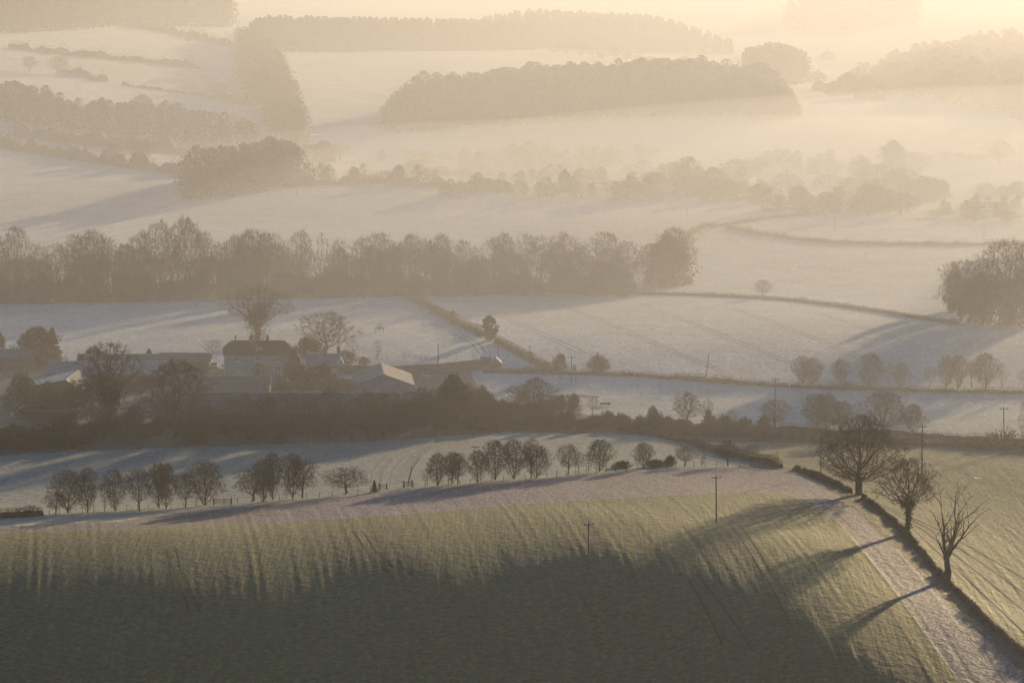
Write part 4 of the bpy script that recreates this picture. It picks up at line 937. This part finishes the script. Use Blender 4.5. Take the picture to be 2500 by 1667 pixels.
chimney(rf, (612 - 628) / s_, Dp / 2 - .6, rd - 1.2, rd + 1.1, 1.1, .8, 2); chimney(rf, (652 - 628) / s_, Dp / 2 - .5, rd - 1.2, rd + 1.0, .8, .7, 2); chimney(rf, (572 - 628) / s_, Dp / 2 + 1.2, rd - 1.6, rd + .8, .4, .4, 1)
for xx in (579, 630, 679): window(fh, (xx - 628) / s_, 3.85, 1.05, 1.15)
for xx, ww in ((582, 1.2), (678, 1.5)): window(fh, (xx - 628) / s_, 1.2, ww, 1.25, cols=4)
# dormer
dm = MB(); dx = (633 - 628) / s_; yd0 = .9; dm.prism([(dx - .75, ev + .6), (dx + .75, ev + .6), (dx + .75, ev + 1.9), (dx - .75, ev + 1.9)], yd0, Dp / 2); dmo = dm.build('dormer', M['render'], fh)
MB().box(dx - .9, dx + .9, yd0 - .15, Dp / 2, ev + 1.903, ev + 2.02).build('dormer_roof', M['tile'], dmo); window(fh, dx, ev + .75, 1.05, .95, yd0)
pc = MB(); pc.prism([(-1.3, 0), (-1.1, 0), (-1.1, 2.1), (0, 3.2), (1.1, 2.1), (1.1, 0), (1.3, 0), (1.5, 1.9), (0, 3.5), (-1.5, 1.9)], -1.5, -.01); pc.build('porch', M['tile'], fh, (.3, 0, 0))
MB().box(-.2, .75, -.08, -.004, 0, 2.0).build('door', M['dark'], fh)
MB().tube((-h + .25, -.1, 0), (-h + .25, -.1, ev - .15), .06).build('drainpipe', M['white'], fh)
# ---- barns and sheds
cross_gabled('barn', 722, 1046, 47.5, 17, 3.6, 7.4, 'very long low barn with dull purple roof behind the dark thicket', 'roof_purple', 'dark', doors=((-12, 4, 3), (8, 4, 3)))
cross_gabled('shed', 572, 985, 16.6, 12, 3.0, 6.0, 'purple-grey shed below the farmhouse, behind the long barn', 'roof_purple', 'brick')
gabled('barn', 938, 985, 14.4, 25, 4.5, 7.1, 'gabled barn with pinkish roof and pale end wall facing the viewer', 'roof_purple', 'cladding', rz=.06)
cross_gabled('barn', 258, 946, 30.0, 12, 3.4, 5.9, 'ribbed pale grey barn behind the twisted ivy-clad tree', 'roof_rib', 'dark')
cross_gabled('shed', 288, 905, 21.0, 8, 2.3, 3.8, 'low reddish shed behind the ribbed barn, left one', 'roof_purple', 'brick')
cross_gabled('shed', 450, 908, 13.0, 8, 2.6, 4.4, 'low reddish shed behind the ribbed barn, nearest the farmhouse', 'roof_purple', 'brick')
cross_gabled('shed', 22, 902, 13.0, 8, 3.2, 4.9, 'grey roofed shed at the left edge beside the evergreen clump', 'roof_grey', 'brick')
gabled('barn', 112, 978, 17.0, 20, 2.6, 5.2, 'frosted grey sloping shed roof with its sunlit end at the lower left of the farm', 'frostroof', 'dark', rz=-.05, off=5.0)
bpy.context.view_layer.update()
for q in bpy.data.objects:
    if q.parent and q.parent.name.startswith('barn') and q.name.startswith('roof') and q.data.materials[0] == M['frostroof'] and max(v.co.x for v in q.data.vertices) > 6: q.data.materials[0] = M['roof_purple']
o, P = cross_gabled('cottage', 795, 917, 9.5, 6, 2.6, 5.2, 'small cottage with frosted roof edges and two chimneys beside the farmhouse', 'roof_grey', 'brick', cat='house')
chimney(o, -.4, 3, 4.8, 6.6, .8, .7, 2); chimney(o, 3.2, 3, 4.8, 6.9, .8, .7, 2)
MB().prism([(3.0, 3.2), (3.1, 3.0), (3.9, 4.6), (4.7, 3.0), (4.8, 3.2), (3.9, 4.95)], -.6, -.42).build('bargeboard', M['white'], o)
window(o, -2.5, .9, .9, 1.0); window(o, 2.2, .9, .9, 1.0)
# hut at the end of the wall
o, P = gabled('hut', 1211, 899, 2.6, 5, 1.35, 2.55, 'small dark hut with frosted white gable roof at the end of the wall', 'frostroof', 'brick', cat='hut', over=.2)
cross_gabled('shed', 1186, 893, 2.6, 2.5, 1.4, 2.1, 'tiny flat dark shed beside the white-gabled hut', 'roof_purple', 'dark', over=.15)
def wall_line(name, pts, h, th, m_, label, cat='wall'):
    L = resample(densify(pts, 5), 1.5); n = len(L); d = np.gradient(L, axis=0); d[:, 2] = 0; d /= np.linalg.norm(d, axis=1)[:, None]; nr = np.stack([-d[:, 1], d[:, 0], np.zeros(n)], 1) * th / 2
    hh = np.linspace(h[0], h[1], n)[:, None] * np.array([0, 0, 1.])
    V = np.stack([L - nr - [0, 0, .4], L - nr + hh, L + nr + hh, L + nr - [0, 0, .4]], 1).reshape(-1, 3); i = np.arange(n * 4).reshape(n, 4)
    F = np.concatenate([np.stack([i[:-1, k], i[1:, k], i[1:, k + 1], i[:-1, k + 1]], -1) for k in range(3)]); F = np.vstack([F, i[0][None], i[-1][None]])
    o = mesh_np(name, V, [F], M[m_]); tag(o, label, cat); return o
wall_line('garden_wall', [(838, 912), (960, 916), (1060, 912), (1180, 902)], (2.2, 2.7), .5, 'brick', 'long tall dark brick wall running right from the gabled barn')
# ---- slurry tank and yard rail
P = gp(122, 1018); s_ = ppm(P); tk = empty('slurry_tank', P); tag(tk, 'round open tank with pale rim behind the thicket at lower left', 'tank')
ring = MB(); nseg = 48; Rr = 7.3; Hh = 2.2
for k in range(nseg):
    a, b = 2 * math.pi * k / nseg, 2 * math.pi * (k + 1) / nseg; ca, sa, cb, sb = math.cos(a), math.sin(a), math.cos(b), math.sin(b)
    ring.quadface((Rr * ca, Rr * sa, -.5), (Rr * cb, Rr * sb, -.5), (Rr * cb, Rr * sb, Hh), (Rr * ca, Rr * sa, Hh)); q = Rr - .2
    ring.quadface((q * cb, q * sb, -.5), (q * ca, q * sa, -.5), (q * ca, q * sa, Hh), (q * cb, q * sb, Hh))
ring.build('wall', M['dark'], tk); rim = MB()
for k in range(nseg):
    a, b = 2 * math.pi * k / nseg, 2 * math.pi * (k + 1) / nseg; rim.tube((7.2 * math.cos(a), 7.2 * math.sin(a), Hh + .05), (7.2 * math.cos(b), 7.2 * math.sin(b), Hh + .05), .09, n=6)
rim.build('rim', M['iron'], tk)
wt = MB(); wt.quadface(*[(7.05 * math.cos(2 * math.pi * k / nseg), 7.05 * math.sin(2 * math.pi * k / nseg), 1.6) for k in range(nseg)]); wt.build('water', M['water'], tk)
def puddle(x, y, wpx, hpx, label, name='puddle', struct=True, m_='water'):
    g = np.random.default_rng(int(x)); P = gp(x, y); s = ppm(P); a = np.linspace(0, 2 * math.pi, 22, endpoint=False); rr = 1 + .18 * np.sin(3 * a + g.uniform(0, 6)) + .1 * np.sin(5 * a + g.uniform(0, 6))
    L = gps([(x + wpx / 2 * math.cos(t) * q, y + hpx / 2 * math.sin(t) * q) for t, q in zip(a, rr)]); L[:, 2] += .05; V = np.vstack([L, L - [0, 0, .5]]); i = np.arange(22); F4 = np.stack([i, (i + 1) % 22, (i + 1) % 22 + 22, i + 22], -1)
    me = bpy.data.meshes.new(name); me.from_pydata([tuple(v) for v in V], [], [tuple(range(22))] + [tuple(f) for f in F4]); me.update(); me.materials.append(M[m_])
    o = bpy.data.objects.new(name, me); COL.objects.link(o); o['kind'] = 'structure'; return o
puddle(60, 1012, 76, 9, '', 'water'); puddle(150, 1013, 40, 6, '', 'water'); puddle(313, 997, 34, 5, '', 'water'); 
puddle(1398, 967, 112, 9, '', 'pond', m_='mud'); puddle(1416, 970.5, 12, 2, ''); puddle(985, 1177, 12, 3, ''); puddle(1557, 716, 16, 5, ''); puddle(1152, 797, 12, 3, ''); puddle(2386, 1167, 20, 4, ''); puddle(1160, 1091, 22, 3, ''); puddle(765, 330, 26, 3, '')
puddle(975, 1432 - 100, 1, 1, '') if False else None
# ---- poles
def pole(x, yb, yt, label, arm=True, lean=0.0, r=.15, armw=1.9, ry=0.3, struts=False):
    P = gp(x, yb); h = (yb - yt) / ppm(P); o = empty('utility_pole', P, ry); tag(o, label, 'utility pole', 'wooden utility poles crossing the valley'); o.rotation_euler[1] = lean
    MB().tube((0, 0, -.6), (0, 0, h), r, r * .72, 9).build('pole', M['wood'], o)
    if arm:
        MB().box(-armw / 2, armw / 2, -r - .11, -r * .6, h - .38, h - .24).build('crossarm', M['wood'], o)
        for q in (-armw / 2 + .1, 0, armw / 2 - .1):
            zz = h - .24 if q else h; MB().tube((q, -r * .8 if q else 0, zz), (q, -r * .8 if q else 0, zz + .3), .06, .09, 7).build('insulator', M['iron'], o)
    return o, P, h
pl = [(1437, 1400, 1273, 'tall pole with crossarm standing alone on the lower green slope', True, 0), (1749, 1276, 1159, 'tall pole near the top of the green field casting a long shadow', True, -.012), (2004, 1163, 1050, 'pole rising from the gappy hedge left of the great oak', False, -.012),
      (2251, 1146, 1036, 'pole with crossarm standing behind the second oak', True, 0), (2451, 1082, 994, 'pole rising out of the coppiced fan of shoots', True, -.02), (1892, 1040, 922, 'pole behind the bushy bare tree', True, 0), (1725, 917, 862, 'leaning bare pole on the edge of the big field', False, .1),
      (1395, 932, 868, 'pole beside the pale cabinet in the lane meadow', True, 0), (1294, 907, 842, 'pole at the lower end of the diagonal hedge', False, 0), (1216, 888, 838, 'pole just behind the white-gabled hut', False, 0), (1070, 892, 838, 'pole standing before the long brick wall', False, 0),
      (977, 466, 445, 'distant pole left of centre on the rounded field crest', False, 0), (1321, 496, 470, 'distant hazy pole on the middle of the rounded field', False, 0), (1678, 530, 498, 'distant hazy pole above the rounded evergreen', False, 0), (2038, 566, 528, 'distant pole in the upper right field', False, 0), (2402, 580, 548, 'distant pole near the right edge above the clump', False, 0), (724, 480, 456, 'distant pole just right of the round wood', False, 0),
      (1406, 934, 900, 'short stub post beside the pole in the lane meadow', False, 0)]
tops = {}
for x, yb, yt, lb, arm, ln in pl: tops[x] = pole(x, yb, yt, lb, arm, ln)
P = gp(934, 1740); o, P2, hh = pole(934, 1740, 1740 - 125, 'pole in the dark foreground, only its crossarm showing at the bottom edge', True)
def wire(P0, h0, P1, h1, label):
    a = Vector(P0) + Vector((0, 0, h0)); b = Vector(P1) + Vector((0, 0, h1)); m = MB(); k = 14; pp = [a.lerp(b, i / k) - Vector((0, 0, 1.1 * 4 * (i / k) * (1 - i / k))) for i in range(k + 1)]
    for p, q in zip(pp[:-1], pp[1:]): m.tube(p, q, .011, n=4)
    tag(m.build('overhead_wire', M['iron']), label, 'wire')
for a, b, lb in ((1437, 1749, 'thin wire between the two poles on the green field'), (1749, 2251, 'thin wire from the upper field pole to the pole behind the second oak'), (2251, 2451, 'thin wire running to the pole in the coppiced shoots')):
    wire(tops[a][1], tops[a][2], tops[b][1], tops[b][2], lb)
# ---- fences
def fence(pts, label, gap=2.4, h=1.15, rails=0, r=.06, wires=2, name='fence'):
    L = resample(densify(pts, 6), gap); o = empty(name, L[0]); tag(o, label, 'fence'); g = np.random.default_rng(int(pts[0][0])); base = Vector(L[0])
    proto = MB().tube((0, 0, -.3), (0, 0, h), r, r, 6).build('post', M['wood'], o)
    for i, q in enumerate(L[:100]):
        c = proto if i == 0 else proto.copy()
        if i: COL.objects.link(c)
        c.parent = o; c.location = Vector(q) - base; c.rotation_euler = (g.normal(0, .03), g.normal(0, .03), 0); c.scale = (1, 1, g.uniform(.9, 1.12))
    m = MB()
    for a, b in zip(L[:-1], L[1:]):
        a = Vector(a) - base; b = Vector(b) - base
        for k in range(rails): z = h * (.35 + .55 * k / max(1, rails - 1)); m.tube(a + Vector((0, 0, z)), b + Vector((0, 0, z)), .045, n=4)
        for k in range(wires if not rails else 0): z = h * (.45 + .45 * k / max(1, wires - 1)); m.tube(a + Vector((0, 0, z)), b + Vector((0, 0, z)), .010, n=3)
    m.build('rail' if rails else 'wire', M['wood'] if rails else M['iron'], o); return o
fence([(120, 1258), (340, 1245), (500, 1234), (740, 1218), (905, 1205)], 'post and wire fence under the left half of the tree row', 2.6)
fence([(1010, 1192), (1200, 1175), (1300, 1168), (1500, 1152), (1700, 1140), (1890, 1138)], 'post and wire fence under the right half of the tree row', 2.6)
fence([(862, 880), (980, 877), (1100, 877), (1240, 873)], 'post and wire fence across the sunlit paddock', 4.0)
fence([(984, 872), (1010, 876), (1040, 880), (1068, 884)], 'short post and rail fence slanting below the paddock', 1.7, rails=3)
fence([(1224, 897), (1270, 901), (1352, 906)], 'post and rail fence right of the white-gabled hut', 3.0, rails=2)
fence([(1250, 862), (1300, 884), (1345, 903)], 'wire fence beside the lower diagonal hedge', 1.8, h=1.3)
fence([(1546, 706), (1570, 709), (1600, 716)], 'short fence beside the gap at the right end of the belt', 2.2, rails=2)
fence([(1058, 1086), (1030, 1110), (1005, 1150), (996, 1188)], 'bending fence beside the curved wheel tracks', 2.6)
fence([(2300, 1092), (2420, 1090), (2560, 1096)], 'wire fence before the hedge at the right edge', 2.2, h=1.3)
fence([(2000, 944), (2200, 950), (2400, 953), (2560, 956)], 'hazy wire fence under the row of trees at right', 2.8)
def gate(x, yb, wm, label, rz=0.0):
    P = gp(x, yb); o = empty('gate', P, rz); tag(o, label, 'gate'); 
    for q in (-wm / 2 - .1, wm / 2 + .1): MB().box(q - .1, q + .1, -.1, .1, -.3, 1.5).build('gate_post', M['wood'], o)
    m = MB()
    for k in range(5): m.box(-wm / 2, wm / 2, -.03, .03, .25 + k * .22, .33 + k * .22)
    m.box(-wm / 2, -wm / 2 + .1, -.033, .033, .2, 1.25); m.box(wm / 2 - .1, wm / 2, -.033, .033, .2, 1.25); m.build('bar_panel', M['wood'], o)
gate(935, 1196, 1.4, 'small gate between the conifer and the wheel tracks'); gate(543, 1233, 3.4, 'wide field gate in the tree row left of the wide low-branched tree', .1); gate(996, 1190, 2.0, 'leaning gate on the right side of the gateway', .7); gate(2074, 944, 2.0, 'hazy gate in the row of trees at right')
# tree guard with its sapling
P = gp(927, 811); o = empty('tree_guard', P); tag(o, 'square wooden rail guard alone in the shaded field', 'tree guard')
for sx in (-1.1, 1.1):
    for sy in (0, 1.6): MB().box(sx - .06, sx + .06, sy - .06, sy + .06, -.2, 1.3).build('post', M['wood'], o)
for z in (.7, 1.15):
    for sy in (-.08, 1.68): MB().box(-1.1, 1.1, sy - .03, sy + .03, z, z + .1).build('rail', M['wood'], o)
place('thin1', P + Vector((0, .8, 0)), 2.6, 1.6, 'sapling inside the wooden rail guard')
# trough, cabinet, sign, stile, post
P = gp(1478, 991); o = empty('feed_trough', P, .1); tag(o, 'dark cattle feed trough standing in the frosty meadow', 'trough')
MB().prism([(-1.2, .35), (1.2, .35), (1.25, .85), (-1.25, .85)], 0, .8).build('trough', M['dark'], o)
for sx in (-1, 1): MB().box(sx - .05, sx + .05, .1, .7, -.1, .348).build('leg', M['iron'], o)
P = gp(1403, 903); o = empty('cabinet', P); tag(o, 'pale bluish cabinet beside the lane hedge near a pole', 'cabinet')
MB().box(-.45, .45, 0, .6, .25, 1.35).build('body', M['frostroof'], o); MB().prism([(-.55, 1.35), (.55, 1.35), (.55, 1.42), (0, 1.6), (-.55, 1.42)], -.08, .68).build('lid', M['white'], o); MB().box(-.3, .3, .1, .5, -.2, .249).build('base', M['dark'], o)
P = gp(1366, 928); o = empty('stile', P); tag(o, 'small A-shaped wooden stile in the meadow left of the cabinet', 'stile')
for a, b in (((-.6, 0, 0), (.1, 0, 1.3)), ((.6, 0, 0), (-.1, 0, 1.3))): MB().tube(a, b, .06, n=6).build('leg', M['wood'], o)
MB().tube((-.35, 0, .5), (.35, 0, .5), .05, n=6).build('rail', M['wood'], o)
P = gp(2079, 1206); tag(MB().tube((0, 0, -.2), (0, 0, 1.1), .2, .18, 8).build('post', M['dark'], None, P, bevel=.03), 'squat dark post left of the great oak trunk', 'post')
P = gp(1043, 924); o = empty('road_sign', P); tag(o, 'small black and white chevron board at the bend before the wall', 'sign')
MB().box(-.95, .95, 0, .05, .45, 1.0).build('board', M['white'], o)
cv = MB()
for k in (-2, -1): x0 = k * .42; cv.quadface((x0, -.004, .725), (x0 + .2, -.004, .47), (x0 + .38, -.004, .47), (x0 + .18, -.004, .725)); cv.quadface((x0, -.004, .725), (x0 + .18, -.004, .725), (x0 + .38, -.004, .98), (x0 + .2, -.004, .98))
for k in (1, 2): x0 = k * .42; cv.quadface((x0, -.004, .725), (x0 - .18, -.004, .725), (x0 - .38, -.004, .47), (x0 - .2, -.004, .47)); cv.quadface((x0, -.004, .725), (x0 - .2, -.004, .98), (x0 - .38, -.004, .98), (x0 - .18, -.004, .725))
cv.build('chevrons', M['rubber'], o)
for q in (-.7, .7): MB().tube((q, .1, -.2), (q, .1, .95), .04, n=6).build('post', M['iron'], o)
# cars
def car(x, yb, rz, paint, label):
    P = gp(x, yb); o = empty('parked_car', P, rz); tag(o, label, 'car')
    MB().prism([(-2.0, .3), (2.0, .3), (2.05, .75), (1.1, .95), (-1.9, .98), (-2.05, .7)], -.85, .85).build('body', M[paint], o, bevel=.08)
    MB().prism([(-1.8, .984), (.95, .954), (.35, 1.46), (-1.35, 1.5)], -.74, .74).build('cabin', M['glass'], o, bevel=.05)
    MB().prism([(-1.3, 1.503), (.32, 1.463), (.28, 1.52), (-1.25, 1.55)], -.7, .7).build('roof_panel', M[paint], o)
    for a in (-1.25, 1.3):
        for b in (-.86, .66): MB().tube((a, b, .32), (a, b + .2, .32), .32, n=14).build('wheel', M['rubber'], o)
    for b in (-.6, .6): MB().box(2.03, 2.07, b - .16, b + .16, .6, .72).build('headlight', M['white'], o)
car(523, 899, -1.5, 'carpaint', 'pale bluish car parked left of the farmhouse'); car(476, 901, -.3, 'carpaint', 'second pale car half hidden behind the dark spreading tree')
# ---- misty hamlet houses
def hip_house(x, yb, Wd, Dp, ev, rd, label, rz=0.0):
    P = gp(x, yb); o = empty('house', P, rz); tag(o, label, 'house'); h = Wd / 2
    MB().box(-h, h, 0, Dp, -.8, ev).build('wall', M['render'], o); r = MB(); v = .4
    a, b, c, d = (-h - v, -v, ev), (h + v, -v, ev), (h + v, Dp + v, ev), (-h - v, Dp + v, ev); e, f = (-h + Dp / 2, Dp / 2, rd), (h - Dp / 2, Dp / 2, rd)
    r.quadface(a, b, f, e); r.quadface(b, c, f); r.quadface(c, d, e, f); r.quadface(d, a, e); r.quadface(d, c, b, a); rf = r.build('roof', M['frostroof'], o)
    m = MB()
    for p, q in ((e, f), (a, e), (b, f)): m.tube(Vector(p) + Vector((0, 0, .05)), Vector(q) + Vector((0, 0, .05)), .14, n=5)
    m.build('ridge', M['white'], rf); chimney(rf, 0, Dp / 2 + .5, rd - .8, rd + 1.1)
    for q in (-h * .6, 0, h * .6): window(o, q, 1.0, 1.3, 1.2, cols=2, rows=2)
hip_house(1922, 458, 14, 8, 2.8, 5.6, 'left hip-roofed house in the mist'); hip_house(2024, 456, 12, 8, 2.8, 5.2, 'right hip-roofed house in the mist'); hip_house(1365, 418, 12, 7, 2.4, 4.6, 'low pale-roofed house among the hazy trees left in the hamlet')
hip_house(1572, 418, 9, 7, 2.6, 5.4, 'small house with glinting roof beside the round hamlet tree'); hip_house(2418, 516, 9, 5, 2.2, 3.8, 'small pale-roofed shed at the far right of the hamlet'); hip_house(1998, 198, 10, 7, 3, 5.6, 'tiny glinting farmhouse beyond the large wood'); hip_house(2022, 146, 10, 7, 3, 5.6, 'tiny white house in the bright haze at upper right')

# ---------------------------------------------------------------- wheel tracks: shallow ruts pressed into the fields
def ruts(pts, w_=.28, sep=1.8, m_='track', lift=.03, name='wheel_track', gap=None, taper=False):
    L = resample(densify(pts, 8), 1.0); d = np.gradient(L, axis=0); d[:, 2] = 0; d /= np.linalg.norm(d, axis=1)[:, None] + 1e-9; nr = np.stack([-d[:, 1], d[:, 0], np.zeros(len(L))], 1)
    Vs, Fs, off = [], [], 0
    for sd_ in ((-1, 1) if sep else (0,)):
        c = L + nr * sd_ * (sep or 0) / 2; n = len(c); wv = (w_ / 2 * (np.sin(np.linspace(0, math.pi, n)) ** .8 if taper else np.ones(n)))[:, None]; a = c - nr * wv; b = c + nr * wv
        a[:, 2] = height(a[:, 0], a[:, 1]) + lift + .0; b[:, 2] = height(b[:, 0], b[:, 1]) + lift
        Vs.append(np.stack([a, b], 1).reshape(-1, 3)); i = np.arange(n - 1) * 2 + off; Fs.append(np.stack([i, i + 1, i + 3, i + 2], -1)); off += 2 * n
    o = mesh_np(name, np.vstack(Vs), [np.vstack(Fs)], M[m_], smooth=True); o['kind'] = 'structure'
for p in [[(1163, 745), (1300, 805), (1428, 864)], [(1378, 747), (1500, 795), (1600, 840), (1780, 913)], [(1570, 742), (1700, 793), (1929, 886)], [(1787, 751), (1940, 806), (2097, 871)], [(1998, 764), (2150, 812), (2312, 871)], [(1020, 728), (1120, 775), (1215, 822), (1345, 892)],
          [(2270, 1119), (2380, 1163), (2500, 1212), (2600, 1256)], [(2298, 1203), (2400, 1248), (2500, 1312), (2600, 1385)], [(1900, 1092), (1960, 1112), (2010, 1135)],
          [(1118, 815), (1160, 838), (1178, 862)], [(915, 1196), (920, 1150), (950, 1112), (1014, 1086)], [(940, 1195), (946, 1150), (975, 1115), (1040, 1088)], [(77, 602), (200, 565), (320, 530), (432, 496)]]:
    ruts(p)
for p in [[(1791, 1272), (1840, 1340), (1900, 1440), (1940, 1518)], [(876, 1296), (910, 1345), (972, 1411)], [(421, 1338), (430, 1380), (475, 1492)]]: ruts(p, .3, 1.7, 'rut', lift=.04)
for p in [[(1611, 1338), (1680, 1410), (1730, 1500), (1765, 1575)], [(1700, 1400), (1780, 1500), (1840, 1590)]]: ruts(p, .35, 0, 'rut', lift=.04)
for k in range(0, 7, 2): ruts([(2110 + k * 6, 1215 + k * 2), (2230 + k * 12, 1290 + k * 1), (2360 + k * 20, 1410 - k * 2), (2520 + k * 28, 1560 - k * 4)], .4, 0, lift=.05, name='lane_rut')
ruts([(1222, 1334), (1250, 1362), (1268, 1388), (1282, 1415)], .9, 0, 'soil', .04, 'bare_patch', taper=True)
